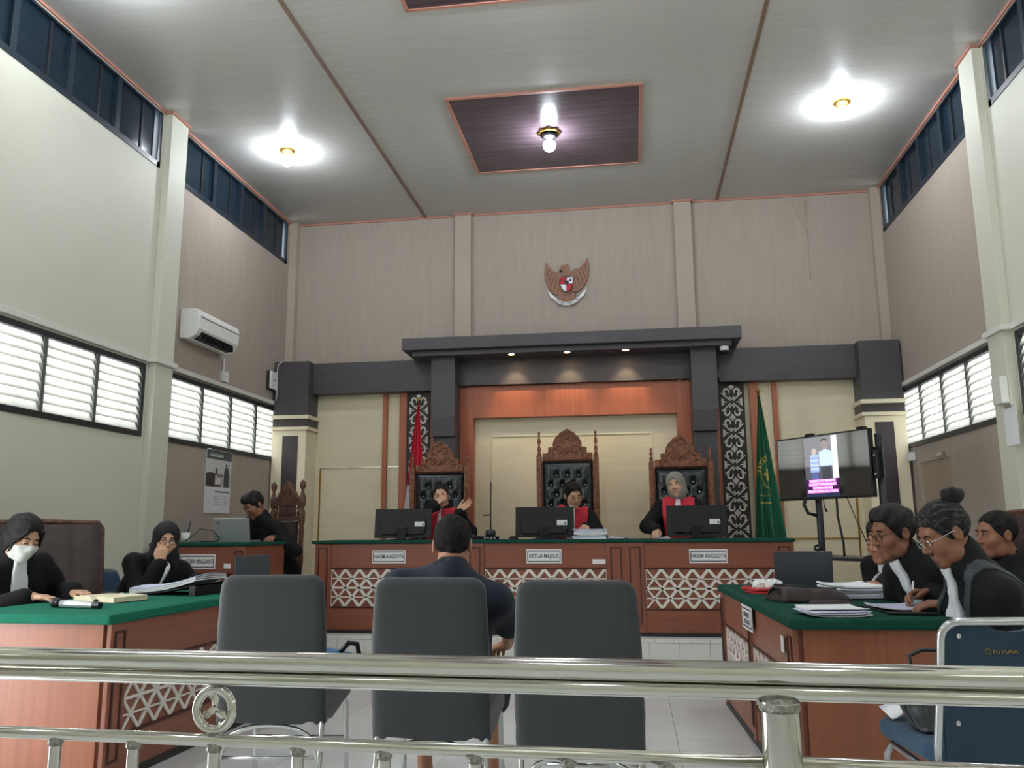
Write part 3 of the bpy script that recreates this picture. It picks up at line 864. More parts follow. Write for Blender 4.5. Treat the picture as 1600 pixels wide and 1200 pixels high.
# ring ornament with a three-bladed star
ring = MB().tube([(-0.708 + 0.0325 * math.cos(2 * PI * i / 40), 0.004, 0.8545 + 0.0325 * math.sin(2 * PI * i / 40)) for i in range(40)], 0.0075, 14, closed=True).build('ring', 'chrome', rl, smooth=True)
st = MB()
for k in range(3):
    a = PI / 2 + k * 2 * PI / 3
    c, s = math.cos(a), math.sin(a)
    def Q(r, w, y): return (-0.708 + r * c - w * s, 0.004 + y, 0.8545 + r * s + w * c)
    st.add([Q(0.004, -0.004, 0), Q(0.004, 0.004, 0), Q(0.018, 0.0075, 0), Q(0.026, 0.0, 0), Q(0.018, -0.0075, 0), Q(0.010, 0, -0.006), Q(0.010, 0, 0.006)],
           [(0, 5, 4), (4, 5, 3), (3, 5, 2), (2, 5, 1), (1, 5, 0), (0, 4, 6), (4, 3, 6), (3, 2, 6), (2, 1, 6), (1, 0, 6)])
st.build('ring_star', 'chrome', ring)
MB().sphere((-0.708, -0.002, 0.8545), 0.007, 16).build('ring_boss', 'chrome', ring, smooth=True)
for zz in (0.893, 0.816):
    MB().sphere((-0.708, 0.004, zz), (0.011, 0.009, 0.006), 12).build('weld_bead', 'weld', ring, smooth=True)

# ================================================================== chairs
def rounded_rect(w, h, r, n=6):
    pts = []
    for (cx, cy, a0) in ((w - r, h - r, 0), (-w + r, h - r, 90), (-w + r, -h + r, 180), (w - r, -h + r, 270)):
        for i in range(n + 1):
            a = math.radians(a0 + 90 * i / n); pts.append((cx + r * math.cos(a), cy + r * math.sin(a)))
    return pts
def banquet_frame(t, seatz=0.43, tube=0.0115, back_h=None):
    """chrome legs; chair faces +y, back at y=0"""
    hw = 0.215
    for s in (-1, 1):
        MB().tube([(s * hw, 0.44, 0.0), (s * hw, 0.43, 0.16), (s * hw, 0.405, 0.36), (s * (hw - .005), 0.37, 0.405), (s * (hw - .005), 0.30, 0.41), (s * (hw - 0.01), 0.05, 0.405)], tube, 10).build('leg', 'chrome_soft', t, smooth=True)
        MB().tube([(s * hw, -0.09, 0.0), (s * hw, -0.04, 0.20), (s * hw, 0.0, 0.40), (s * hw, -0.005, 0.44)], tube, 10).build('leg', 'chrome_soft', t, smooth=True)
    MB().tube([(-hw, 0.425, 0.20), (hw, 0.425, 0.20)], 0.008, 8).build('stretcher', 'chrome_soft', t, smooth=True)
    MB().tube([(-hw, -0.03, 0.22), (hw, -0.03, 0.22)], 0.008, 8).build('stretcher', 'chrome_soft', t, smooth=True)

def covered_chair(x, y, rot, label, wtop=0.44, wbot=0.47, h=0.965, hb=0.36):
    t = thing('covered_chair', label, 'chair', (x, y, 0), rot, 'black covered chairs in front of the judges')
    banquet_frame(t)
    # arched brace between the rear legs
    MB().tube([(-0.215, -0.045, 0.18)] + [(0.215 * math.cos(PI - PI * i / 10) * 0.9, -0.03, 0.26 + 0.09 * math.sin(PI * i / 10)) for i in range(11)] + [(0.215, -0.045, 0.18)], 0.010, 10).build('arched_brace', 'chrome_soft', t, smooth=True)
    # stretch cover: padded back panel as closed lofted slab
    b = MB()
    N = 40; rows = 26
    rings = []
    for j in range(rows + 1):
        v = 1 - (1 - j / rows) ** 1.9; z = hb + (h - hb) * v
        w = wbot / 2 + (wtop - wbot) / 2 * v
        yb = -0.045 - 0.012 * math.sin(PI * v) - 0.05 * v; yf = yb + 0.075 - 0.02 * v
        # rounded top corners
        d = (h - z); r = 0.055
        if d < r: w = w - (r - math.sqrt(max(0, r * r - (r - d) ** 2)))
        if d < 0.03:
            k = math.sqrt(max(0.0, 1 - ((0.03 - d) / 0.03) ** 2)); m = (yb + yf) / 2
            yb = m + (yb - m) * max(0.15, k); yf = m + (yf - m) * max(0.15, k)
        ring_ = []
        for i in range(N):
            a = 2 * PI * i / N
            ca, sa = math.cos(a), math.sin(a)
            px = w * math.copysign(abs(ca) ** 0.28, ca)
            py = (yb + yf) / 2 + (yf - yb) / 2 * math.copysign(abs(sa) ** 0.5, sa)
            wr = 0.0015 * math.sin(9 * z * 6 + i) * (1 - v)
            ring_.append((px + wr + (0.010 * math.sin(7 * z) * (1 if ca < 0 else -1)) * 0.5, py + wr, z - (0.008 * math.sin(i * 1.7) if j == 0 else 0)))
        rings += ring_
    fs = []
    for j in range(rows):
        for i in range(N):
            fs.append((j * N + i, j * N + (i + 1) % N, (j + 1) * N + (i + 1) % N, (j + 1) * N + i))
    fs.append(tuple(range(N - 1, -1, -1))); fs.append(tuple(rows * N + i for i in range(N)))
    b.add(rings, fs)
    b.build('back_cover', 'cover_black', t, smooth=True, autosmooth=1.0)
    # seat cover with hanging skirt that sags to the back
    s = MB()
    s.prism([(-0.02, 0.36), (-0.02, 0.47), (0.10, 0.485), (0.40, 0.475), (0.445, 0.45), (0.445, 0.385), (0.30, 0.372), (0.12, 0.345)], -0.23, 0.23, axis='x')
    s.build('seat_cover', 'cover_black', t, bevel=0.018, seg=3)
    return t
covered_chair(-1.535, 3.50, 0.10, 'black covered chair nearest the left-hand desk')
covered_chair(-0.800, 3.32, 0.03, 'black covered chair on which the man in navy sits')
covered_chair(-0.215, 3.17, -0.02, 'empty black covered chair right of the man in navy')

def banquet_chair(x, y, rot, label, logo=False):
    t = thing('banquet_chair', label, 'chair', (x, y, 0), rot, 'blue banquet chairs')
    hw = 0.225; tz = 0.0125
    frame = [(-hw + .0, 0.005, 0.435), (-hw - .002, -0.01, 0.50), (-hw + .004, -0.055, 0.72)]
    for i in range(7):
        a = PI - (PI / 2) * i / 6
        frame.append((-hw + 0.058 + 0.055 * math.cos(a), -0.075 - 0.012 * i / 6, 0.81 + 0.055 * math.sin(a)))
    frame += [(-p[0], p[1], p[2]) for p in frame[::-1]]
    MB().tube(frame, tz, 12).build('back_frame', 'chrome_soft', t, smooth=True)
    # padded back: rear board and front cushion
    def bk(zoff):
        return [(-0.20, 0.445), (0.20, 0.445), (0.213, 0.60), (0.213, 0.79), (0.195, 0.835), (0.165, 0.852), (0.075, 0.852), (0.05, 0.838), (0.0, 0.832), (-0.05, 0.838), (-0.075, 0.852), (-0.165, 0.852), (-0.195, 0.835), (-0.213, 0.79), (-0.213, 0.60)]
    sh = Matrix(((1, 0, 0, 0), (0, 1, -0.20, 0.10), (0, 0, 1, 0), (0, 0, 0, 1)))
    MB().prism(bk(0), -0.008, 0.004, M=sh).build('back_board', 'blue_back', t, bevel=0.004)
    MB().prism([(p[0] * .97, p[1] * .985 + .01) for p in bk(0)], 0.0045, 0.045, M=sh).build('back_cushion', 'blue_fabric', t, bevel=0.015, seg=3)
    for sx in (-0.165, 0.165):
        for z in (0.822, 0.56):
            y0 = -0.20 * z + 0.10 - 0.009
            MB().lathe([(0.009, 0.003), (0.008, -0.002), (0.004, -0.004), (0.0, -0.004)], (sx, y0, z), axis='y', n=14).build('screw', 'chrome_soft', t, smooth=True)
    if logo:
        text_mesh('lettering', 'FUTURA', 0.022, 'brass', t, T(-0.025, -0.20 * 0.775 + 0.10 - 0.0085, 0.775) @ Matrix.Rotation(-0.197, 4, 'X') @ FACE_Y, width=0.075)
        MB().tube([(-0.077 + 0.008 * math.cos(2 * PI * i / 16), -0.20 * 0.775 + 0.10 - 0.0095, 0.775 + 0.008 * math.sin(2 * PI * i / 16)) for i in range(16)], 0.0014, 6, closed=True).build('logo_ring', 'brass', t)
    # seat
    MB().prism(rounded_rect(0.235, 0.22, 0.07), 0.425, 0.485, axis='z', M=T(0, 0.235, 0)).build('seat', 'blue_fabric', t, bevel=0.022, seg=3)
    for s in (-1, 1):
        MB().tube([(s * 0.215, 0.43, 0.0), (s * 0.218, 0.42, 0.20), (s * 0.215, 0.40, 0.37), (s * 0.21, 0.36, 0.41), (s * 0.205, 0.20, 0.395), (s * 0.20, 0.06, 0.37), (s * 0.21, -0.02, 0.33), (s * 0.215, -0.07, 0.15), (s * 0.218, -0.10, 0.0)], 0.0118, 10).build('leg_hoop', 'chrome_soft', t, smooth=True)
    MB().tube([(-0.216, 0.415, 0.24), (0.216, 0.415, 0.24)], 0.008, 8).build('stretcher', 'chrome_soft', t, smooth=True)
    return t
banquet_chair(1.118, 2.86, 0.13, 'dark blue banquet chair with chrome frame at the right edge', logo=True)

# bag and leaflet on that chair
bg_ = thing('black_bag', 'black bag lying on the blue banquet chair seat', 'bag', (1.03, 3.06, 0.487), 0.2)
MB().slab(lambda u, v: (-0.14 + 0.26 * u, -0.05 + 0.05 * math.sin(PI * v) + 0.09 * v, 0.002 + 0.19 * v * (1 - 0.15 * (2 * u - 1) ** 2)), 8, 8, (0, 0.07, 0.0)).build('body', 'black_leather', bg_, smooth=True, bevel=0.012)
MB().tube([(-0.09, 0.07, 0.17), (-0.10, 0.075, 0.225), (-0.05, 0.08, 0.245), (0.04, 0.08, 0.242), (0.07, 0.075, 0.20), (0.06, 0.07, 0.17)], 0.007, 8).build('handle', 'black_leather', bg_, smooth=True)
MB().tube([(-0.14 + 0.26 * i / 8, 0.015 + 0.0 * i, 0.192 - 0.02 * ((i - 4) / 4.0) ** 2) for i in range(9)], 0.004, 6).build('zip', 'steel_dark', bg_, smooth=True)
lf = MB().slab(lambda u, v: (0.865 + 0.06 * u, 3.18 + 0.16 * v, 0.492 + 0.05 * u * u + 0.01 * v), 4, 3, (0, 0, 0.002)).build('leaflet', 'paper', smooth=True)
tag(lf, 'printed leaflet leaning on the blue banquet chair seat', 'paper')

# ================================================================== carved chairs
def spiral(b, cx, cz, r, turns, s, y, wd=0.010, start=0.0):
    pts = []
    n = 16
    for i in range(n + 1):
        a = start + s * 2 * PI * turns * i / n
        rr = r * (1 - 0.8 * i / n)
        pts.append((cx + rr * math.cos(a), y, cz + rr * math.sin(a)))
    b.tube(pts, [wd * (1 - 0.45 * i / n) for i in range(n + 1)], 6)
def finial(b, x, y, z0, h, r):
    """turned post top"""
    P = [(r, 0), (r, .10), (r * .6, .14), (r * .9, .22), (r * .95, .30), (r * .5, .40), (r * .42, .44), (r * .95, .55), (r * .8, .66), (r * .4, .74), (r * .35, .80), (r * .62, .87), (r * .7, .92), (r * .45, .98), (0, 1.0)]
    b.lathe([(a, z0 + h * c) for a, c in P], (x, y, 0), n=14)
CREST = [(-.266, 0), (-.266, .083), (-.205, .083), (-.205, .144), (-.152, .150), (-.148, .205), (-.125, .250), (-.088, .284), (-.078, .302), (-.035, .322), (0, .345)]
def judge_chair(x, y, z, label, fin=0.265, tall=1.0):
    t = thing('carved_chair', label, 'chair', (x, y, z), 0, 'carved chairs of the judges')
    zt = 1.63 * tall                 # top of the leather above the dais
    outline = CREST + [(-p[0], p[1]) for p in CREST[-2::-1]]
    MB().prism([(p[0], zt + p[1]) for p in outline], -0.02, 0.035).build('crest', 'carved_teak', t, bevel=0.006)
    cv = MB()
    for s in (-1, 1):
        spiral(cv, s * 0.055, zt + 0.225, 0.048, 1.3, -s, -0.022, 0.008, PI / 2 + s * PI / 2)
        spiral(cv, s * 0.085, zt + 0.115, 0.055, 1.2, s, -0.022, 0.009, PI / 2 - s * PI / 2)
        spiral(cv, s * 0.185, zt + 0.055, 0.042, 1.2, -s, -0.022, 0.008, PI / 2 + s * PI / 2)
        spiral(cv, s * 0.235, zt + 0.035, 0.028, 1.1, s, -0.022, 0.006, 0)
        spiral(cv, s * 0.17, zt + 0.115, 0.028, 1.0, s, -0.022, 0.006, 0)
        arc = [(s * 0.148 * math.cos(a), -0.022, zt + 0.16 + 0.13 * math.sin(a)) for a in [PI / 2 * i / 8 for i in range(9)]]
        cv.tube(arc, 0.007, 6)
        for i in range(3):
            a = PI / 2 + s * (0.18 + 0.30 * i)
            cv.sphere((0.10 * math.cos(a), -0.02, zt + 0.20 + 0.115 * math.sin(a)), (0.012, 0.01, 0.014), 8)
    cv.sphere((0, -0.024, zt + 0.105), (0.022, 0.014, 0.022), 10)
    cv.tube([(0.036 * math.cos(2 * PI * i / 18), -0.022, zt + 0.105 + 0.036 * math.sin(2 * PI * i / 18)) for i in range(18)], 0.005, 6, closed=True)
    cv.sphere((0, -0.02, zt + 0.315), (0.014, 0.012, 0.026), 8)
    cv.tube([(-0.262, -0.022, zt + 0.012), (0.262, -0.022, zt + 0.012)], 0.006, 6)
    cv.build('carving', 'carved_teak', t, smooth=True)
    for s in (-1, 1):
        px = s * 0.302
        p = MB().box(px - 0.028, px + 0.028, -0.03, 0.03, 0.0, zt + 0.055).build('back_post', 'carved_teak', t, bevel=0.006)
        f = MB(); finial(f, px, 0, zt + 0.055, fin, 0.021); f.build('finial', 'carved_teak', p, smooth=True)
        if s < 0: pcm = MB().sphere((0, 0, 0), (0.014, 0.006, 0.032), 8).mesh('post_carving', 'carved_teak', True)
        for i in range(9):
            inst('post_carving', pcm, p, (px, -0.031, 0.75 + 0.105 * i * tall))
    MB().box(-0.274, 0.274, 0.012, 0.03, 0.50, zt).build('back_board', 'carved_teak', t)
    # buttoned leather
    btn = []
    zz = zt - 0.155; row = 0
    while zz > 0.62:
        xs = (-0.118, 0.0, 0.118) if row % 2 == 0 else (-0.177, -0.059, 0.059, 0.177)
        btn += [(bx_, zz) for bx_ in xs]; zz -= 0.102; row += 1
    W2, z0, z1 = 0.262, 0.52, zt - 0.012
    def leather(u, v):
        X = -W2 + 2 * W2 * u; Z = z0 + (z1 - z0) * v
        e = min(W2 - abs(X), z1 - Z, Z - z0)
        d = 0.050 * min(1, math.sqrt(max(0, e) / 0.06))
        for bx_, bz_ in btn:
            r2 = ((X - bx_) ** 2 + (Z - bz_) ** 2)
            d -= 0.030 * math.exp(-r2 / 0.0008)
            # creases run down-left/right and up from each button
            if abs(Z - bz_) < 0.11 and abs(X - bx_) < 0.06:
                tt = abs(abs(X - bx_) - 0.059 * abs(Z - bz_) / 0.102)
                if abs(Z - bz_) < 0.102: d -= 0.007 * math.exp(-(tt / 0.010) ** 2)
        return (X, -0.004 - d + 0.012, Z)
    MB().grid(leather, 48, 80).build('leather_back', 'black_leather', t, smooth=True)
    bb = MB().sphere((0, 0, 0), (0.0105, 0.006, 0.0105), 12).mesh('button', 'chrome_soft', True)
    for bx_, bz_ in btn:
        if bz_ > 0.95: inst('button', bb, t, (bx_, -0.022, bz_))
    # nail trim
    nt_ = MB()
    for i in range(27):
        nt_.sphere((-0.26 + 0.02 * i, -0.022, zt - 0.006), (0.007, 0.006, 0.006), 6)
    nt_.build('nail_trim', 'black_plastic', t, smooth=True)
    # seat, arms, legs (behind the bench)
    MB().box(-0.30, 0.30, -0.56, 0.0, 0.40, 0.47).build('seat_frame', 'carved_teak', t, bevel=0.008)
    MB().box(-0.27, 0.27, -0.54, -0.03, 0.4705, 0.53).build('seat_cushion', 'black_leather', t, bevel=0.02, seg=3)
    for s in (-1, 1):
        MB().lathe([(0.03, 0), (0.022, 0.05), (0.034, 0.12), (0.025, 0.22), (0.036, 0.30), (0.03, 0.40)], (s * 0.27, -0.53, 0), n=12).build('front_leg', 'carved_teak', t, smooth=True)
        MB().tube([(s * 0.30, -0.02, 0.72), (s * 0.315, -0.25, 0.735), (s * 0.315, -0.50, 0.715), (s * 0.31, -0.56, 0.68)], [0.022, 0.024, 0.028, 0.022], 10).build('arm', 'carved_teak', t, smooth=True)
        MB().lathe([(0.02, 0.47), (0.028, 0.55), (0.018, 0.62), (0.024, 0.70)], (s * 0.305, -0.48, 0), n=12).build('arm_post', 'carved_teak', t, smooth=True)
    return t
judge_chair(-0.675, 8.80, 0.231, 'tallest carved teak chair, black buttoned leather, behind the KETUA MAJELIS bench')
judge_chair(-2.064, 8.80, 0.231, 'carved teak chair with black buttoned leather in front of the red flag', 0.155, 0.937)
judge_chair(0.505, 8.80, 0.231, 'carved teak chair with black buttoned leather behind the woman in grey headscarf', 0.155, 0.945)

# clerk's chair: open spindle crest
t = thing('clerk_chair', 'dark carved chair with spindle crest at the clerk desk', 'chair', (-3.45, 8.02, 0.231), -0.62)
for s in (-1, 1):
    p = MB().box(s * 0.27 - 0.026, s * 0.27 + 0.026, -0.026, 0.026, 0.0, 0.44).build('back_post', 'carved_dark', t, bevel=0.004)
    MB().lathe([(0.026, .44), (0.03, .47), (0.018, .50), (0.028, .62), (0.022, .80), (0.028, .93), (0.02, .96), (0.032, 1.0), (0.032, 1.10), (0.018, 1.13), (0.034, 1.17), (0.034, 1.24), (0.02, 1.28), (0.012, 1.31), (0.030, 1.35), (0.030, 1.385), (0.0, 1.42)], (s * 0.27, 0, 0), n=16).build('turned_post', 'carved_dark', p, smooth=True)
cr = [(-.245, 1.20), (-.235, 1.235), (-.19, 1.25), (-.15, 1.30), (-.10, 1.325), (-.075, 1.37), (-.03, 1.395), (0, 1.42)]
MB().prism(cr + [(-a, b_) for a, b_ in cr[-2::-1]], -0.016, 0.016).build('crest', 'carved_dark', t, bevel=0.006)
cv = MB()
for s in (-1, 1):
    spiral(cv, s * 0.06, 1.30, 0.045, 1.2, s, -0.018, 0.008, 0 if s > 0 else PI)
    spiral(cv, s * 0.14, 1.25, 0.036, 1.1, -s, -0.018, 0.007, 0 if s > 0 else PI)
cv.build('carving', 'carved_dark', t, smooth=True)
MB().box(-0.245, 0.245, -0.018, 0.018, 1.165, 1.20).build('rail', 'carved_dark', t, bevel=0.004)
for i in range(9):
    MB().lathe([(0.008, 1.06), (0.014, 1.09), (0.008, 1.115), (0.014, 1.14), (0.008, 1.166)], (-0.20 + 0.05 * i, 0, 0), n=10).build('spindle', 'carved_dark', t, smooth=True)
MB().box(-0.245, 0.245, -0.018, 0.018, 1.02, 1.06).build('rail', 'carved_dark', t, bevel=0.004)
MB().box(-0.205, 0.205, -0.035, 0.012, 0.52, 1.015).build('leather_back', 'brown_leather', t, bevel=0.014, seg=3)
MB().box(-0.27, 0.27, -0.52, 0.0, 0.40, 0.47).build('seat', 'brown_leather', t, bevel=0.015)
for s in (-1, 1):
    MB().tube([(s * 0.27, -0.02, 0.70), (s * 0.285, -0.25, 0.715), (s * 0.285, -0.50, 0.70)], 0.022, 10).build('arm', 'carved_dark', t, smooth=True)
    MB().lathe([(0.028, 0), (0.022, 0.1), (0.03, 0.25), (0.02, 0.45), (0.028, 0.6), (0.02, 0.69)], (s * 0.28, -0.48, 0), n=12).build('front_post', 'carved_dark', t, smooth=True)

# leather executive chairs
def executive_chair(x, y, rot, label, top=1.22):
    """faces -y"""
    t = thing('executive_chair', label, 'chair', (x, y, 0), rot, 'brown leather executive chairs')
    b = MB()
    def back(u, v):
        X = (-0.36 + 0.72 * u) * (1 - 0.06 * (1 - v)); Z = 0.44 + (top - 0.44) * v
        crease = 0.012 * math.exp(-((abs(X) - 0.17) / 0.014) ** 2)
        return (X, -0.03 + 0.10 * v * v - 0.035 * math.sin(PI * min(1, max(0, (0.36 - abs(X)) / 0.1)) / 2) + crease + 0.010 * math.sin(X * 23 + Z * 9) * math.sin(PI * v), Z)
    b.slab(back, 32, 20, (0, 0.10, 0)); b.build('back', 'brown_leather', t, smooth=True, autosmooth=0.9)
    fr = [(-0.375, 0.05, 0.44), (-0.385, 0.09, 0.8), (-0.385, 0.14, top - 0.03), (-0.36, 0.15, top + 0.008), (0, 0.155, top + 0.018), (0.36, 0.15, top + 0.008), (0.385, 0.14, top - 0.03), (0.385, 0.09, 0.8), (0.375, 0.05, 0.44)]
    MB().tube(fr, 0.022, 10).build('back_rim', 'carved_dark', t, smooth=True)
    MB().box(-0.30, 0.30, -0.52, -0.01, 0.40, 0.50).build('seat', 'brown_leather', t, bevel=0.03, seg=3)
    for s in (-1, 1):
        MB().tube([(s * 0.34, 0.04, 0.64), (s * 0.35, -0.15, 0.67), (s * 0.35, -0.38, 0.66), (s * 0.345, -0.44, 0.60), (s * 0.33, -0.40, 0.46)], 0.024, 10).build('arm', 'carved_teak', t, smooth=True)
    MB().lathe([(0.03, 0.12), (0.03, 0.40)], n=16).xform(T(0, -0.26, 0)).build('gas_column', 'steel_dark', t, smooth=True)
    for k in range(5):
        a = 2 * PI * k / 5
        q = MB().tube([(0, -0.26, 0.13), (0.14 * math.cos(a), -0.26 + 0.14 * math.sin(a), 0.11), (0.29 * math.cos(a), -0.26 + 0.29 * math.sin(a), 0.08)], [0.03, 0.024, 0.016], 8).build('base_spoke', 'steel_dark', t, smooth=True)
        MB().lathe([(0.0, -0.018), (0.026, -0.018), (0.03, 0), (0.026, 0.018), (0, 0.018)], (0.29 * math.cos(a), -0.26 + 0.29 * math.sin(a), 0.031), axis='x', n=14).build('castor', 'black_plastic', q, smooth=True)
    return t
executive_chair(-3.70, 4.86, 0.93, 'brown leather executive chair behind the woman in face mask', 1.20)
executive_chair(2.27, 5.38, -1.45, 'brown leather executive chair behind the cropped-hair man on the right', 1.22)
banquet_chair(-3.98, 5.86, -1.85, 'blue banquet chair under the woman in black headscarf')

# ================================================================== things on the judges' bench
FB = BZ + BH + 0.0295
def monitor(x, y, rot, w, h, label):
    t = thing('monitor', label, 'monitor', (x, y, FB), rot, 'black computer monitors on the judges bench')
    # back of the screen faces the camera (-y)
    sh = Matrix(((1, 0, 0, 0), (0, 1, 0.12, 0), (0, 0, 1, 0), (0, 0, 0, 1)))
    MB().box(-w / 2, w / 2, -0.006, 0.010, 0.018, 0.018 + h, M=sh).build('screen_shell', 'black_plastic', t, bevel=0.003)
    MB().prism([(-w * .36, 0.05), (w * .36, 0.05), (w * .40, 0.09), (w * .40, h * .72), (w * .34, h * .80), (-w * .34, h * .80), (-w * .40, h * .72), (-w * .40, 0.09)], -0.030, -0.0062, M=sh).build('rear_hump', 'black_plastic', t, bevel=0.006)
    MB().box(-w * .48, w * .48, 0.0102, 0.012, 0.03, h + .008, M=sh).build('screen', 'screen_glass', t)
    MB().box(-0.04, 0.04, -0.05, -0.022, 0.008, 0.12).build('stand_neck', 'black_plastic', t, bevel=0.004)
    MB().prism(rounded_rect(0.11, 0.085, 0.03), 0.0, 0.010, axis='z', M=T(0, 0.0, 0)).build('stand_foot', 'black_plastic', t, bevel=0.002)
    MB().box(w * .21, w * .385, -0.0312, -0.0302, h * .46, h * .62, M=sh).build('service_label', 'sign_white', t)
    MB().box(w * .34, w * .37, -0.0318, -0.0313, h * .49, h * .55, M=sh).build('label_print', 'ink', t)
    cb = MB().tube([(-0.03, -0.035, 0.10), (-0.12, -0.07, 0.03), (-0.02, -0.09, 0.012), (0.10, -0.07, 0.012), (0.16, -0.03, 0.02)], 0.004, 8)
    cb.build('cable', 'wire_black', t, smooth=True)
    return t
monitor(-2.172, 7.75, 0.06, 0.55, 0.275, 'black monitor seen from behind, in front of the gesturing judge')
monitor(-0.818, 7.75, 0.05, 0.545, 0.280, 'black monitor seen from behind, beside the chief judge')
monitor(0.565, 7.75, 0.0, 0.535, 0.278, 'black monitor seen from behind, in front of the woman in grey headscarf')

# conference microphone with tall gooseneck, and its base gear
t = thing('gooseneck_microphone', 'tall black gooseneck microphone on the bench between two judges', 'microphone', (-1.325, 7.74, FB))
MB().tube([(0.0, 0, 0.05), (0.0, 0, 0.25), (0.002, 0, 0.46), (0.003, 0, 0.535)], 0.0055, 10).build('stem', 'black_plastic', t, smooth=True)
MB().tube([(-0.075, 0, 0.225), (0, 0, 0.228)], 0.006, 8).build('side_arm', 'black_plastic', t, smooth=True)
MB().prism(rounded_rect(0.075, 0.06, 0.02), 0.0, 0.030, axis='z').build('base', 'black_plastic', t, bevel=0.006)
MB().lathe([(0.045, 0.030), (0.048, 0.045), (0.048, 0.075), (0.040, 0.088), (0.02, 0.092)], (0, 0, 0), n=18).build('dial', 'dark_plastic', t, smooth=True)
for i in range(4):
    MB().box(-0.05 + 0.03 * i, -0.035 + 0.03 * i, -0.063, -0.060, 0.008, 0.020).build('key', 'chrome_soft', t)
t = thing('handheld_microphone', 'black microphone lying on the bench by the gooseneck base', 'microphone', (-1.46, 7.70, FB), 0.25)
MB().tube([(0, 0, 0.022), (0.10, 0, 0.018)], [0.016, 0.012], 12).build('handle', 'black_plastic', t, smooth=True)
MB().sphere((-0.018, 0, 0.024), 0.024, 14).build('grille', 'dark_plastic', t, smooth=True)
t = thing('computer_mouse', 'black computer mouse on the bench left of the middle monitor', 'mouse', (-1.10, 7.68, FB))
MB().sphere((0, 0, 0.004), (0.045, 0.055, 0.030), 14).build('shell', 'black_plastic', t, smooth=True)
MB().box(-0.002, 0.002, -0.05, -0.01, 0.020, 0.031).build('wheel', 'dark_plastic', t)

def paper_stack(name, label, x, y, z, rot, w, d, n, dz=0.006, jit=0.02, cat='papers', m='paper', group=None):
    """loose sheaf: every visible bundle of sheets is a part"""
    t = thing(name, label, cat, (x, y, z), rot, group)
    r2 = random.Random(int(abs(x * 1000)) + n)
    for i in range(n):
        a = (r2.random() - .5) * 0.10; dx = (r2.random() - .5) * jit; dy = (r2.random() - .5) * jit
        c1, c2 = (r2.random() - .5) * 0.012, (r2.random()) * 0.010
        def f(u, v, i=i, c1=c1, c2=c2):
            X = -w / 2 + w * u; Y = -d / 2 + d * v
            return (X, Y, 0.0008 + i * dz + c2 * (2 * u - 1) ** 4 + abs(c1) * (2 * v - 1) ** 4)
        q = MB().slab(f, 6, 5, (0, 0, dz * 0.86)); q.xform(T(dx, dy, 0) @ rot_z(a))
        q.build('sheet', m if not (m == 'paper' and i % 3 == 1) else 'paper_lilac', t, smooth=True, autosmooth=0.5)
    return t
t = paper_stack('case_file', 'thick case file with purple cover before the chief judge', -0.40, 7.72, FB, 0.05, 0.30, 0.22, 6, 0.014, 0.015, 'papers')
MB().box(-0.155, 0.15, -0.115, 0.11, 0.086, 0.092).build('purple_cover', 'paper_lilac', t)
paper_stack('paper_sheets', 'small pile of white sheets on the bench right of the case file', -0.135, 7.70, FB, -0.1, 0.17, 0.2, 3, 0.005, 0.03)
paper_stack('paper_sheets', 'white sheets by the monitor of the woman in grey headscarf', 0.26, 7.68, FB, 0.1, 0.10, 0.2, 2, 0.005, 0.02)

# ---- clerk desk: laptop, pen cup, cable
def laptop(x, y, z, rot, w, d, lid, ang, m, label, logo=None):
    """lid hinge at y=0, lid leans back to +y... keyboard towards +y; lid's outer face looks to -y"""
    t = thing('laptop', label, 'laptop', (x, y, z), rot, 'laptops')
    MB().box(-w / 2, w / 2, 0.0, d, 0.0, 0.014).build('keyboard_base', m, t, bevel=0.003)
    kb = MB()
    for i in range(12):
        for j in range(4):
            kb.box(-w * .42 + w * .84 * i / 12, -w * .42 + w * .84 * (i + .85) / 12, 0.03 + 0.022 * j, 0.048 + 0.022 * j, 0.014, 0.0155)
    kb.build('keys', 'black_plastic', t)
    M = T(0, 0.0, 0.012) @ Matrix.Rotation(ang, 4, 'X')
    l = MB().box(-w / 2, w / 2, -0.008, 0.0, 0.0, lid, M=M).build('lid', m, t, bevel=0.003)
    MB().box(-w * .47, w * .47, 0.0001, 0.0012, 0.012, lid - 0.01, M=M).build('screen', 'screen_glass', l)
    if logo:
        MB().lathe([(0.016, 0), (0.016, -0.0015), (0.0, -0.0015)], (0, 0, 0), axis='y', n=16).xform(M @ T(*logo)).build('badge', 'chrome_soft', l)
    return t
laptop(-3.52, 7.02, 1.0545, 0.02, 0.335, 0.23, 0.20, 0.20, 'silver', 'silver laptop open in front of the clerk', logo=(-0.12, -0.0085, 0.16))
t = thing('pen_cup', 'small clear cup of pens on the clerk desk', 'cup', (-3.90, 6.90, 1.0545))
MB().lathe([(0.0, 0.001), (0.033, 0.001), (0.038, 0.085), (0.035, 0.085), (0.031, 0.005), (0.0, 0.005)], n=18).build('cup', 'white_plastic', t, smooth=True)
for i, (dx, dy, m) in enumerate(((0.02, 0.0, 'black_plastic'), (-0.01, 0.012, 'blue_plastic'), (0.03, -0.005, 'black_plastic'))):
    MB().tube([(dx * .4, dy * .4, 0.006), (dx * 1.6, dy * 1.6, 0.15 + 0.02 * i)], 0.004, 8).build('pen', m, t, smooth=True)
tag(MB().tube([(-3.86, 6.80, 1.058), (-3.80, 6.82, 1.10), (-3.74, 6.86, 1.17), (-3.66, 6.92, 1.155), (-3.62, 6.98, 1.09), (-3.66, 7.02, 1.062), (-3.78, 6.95, 1.060)], 0.004, 8).build('power_cable', 'wire_black', smooth=True), 'black laptop cable looping on the clerk desk', 'cable')

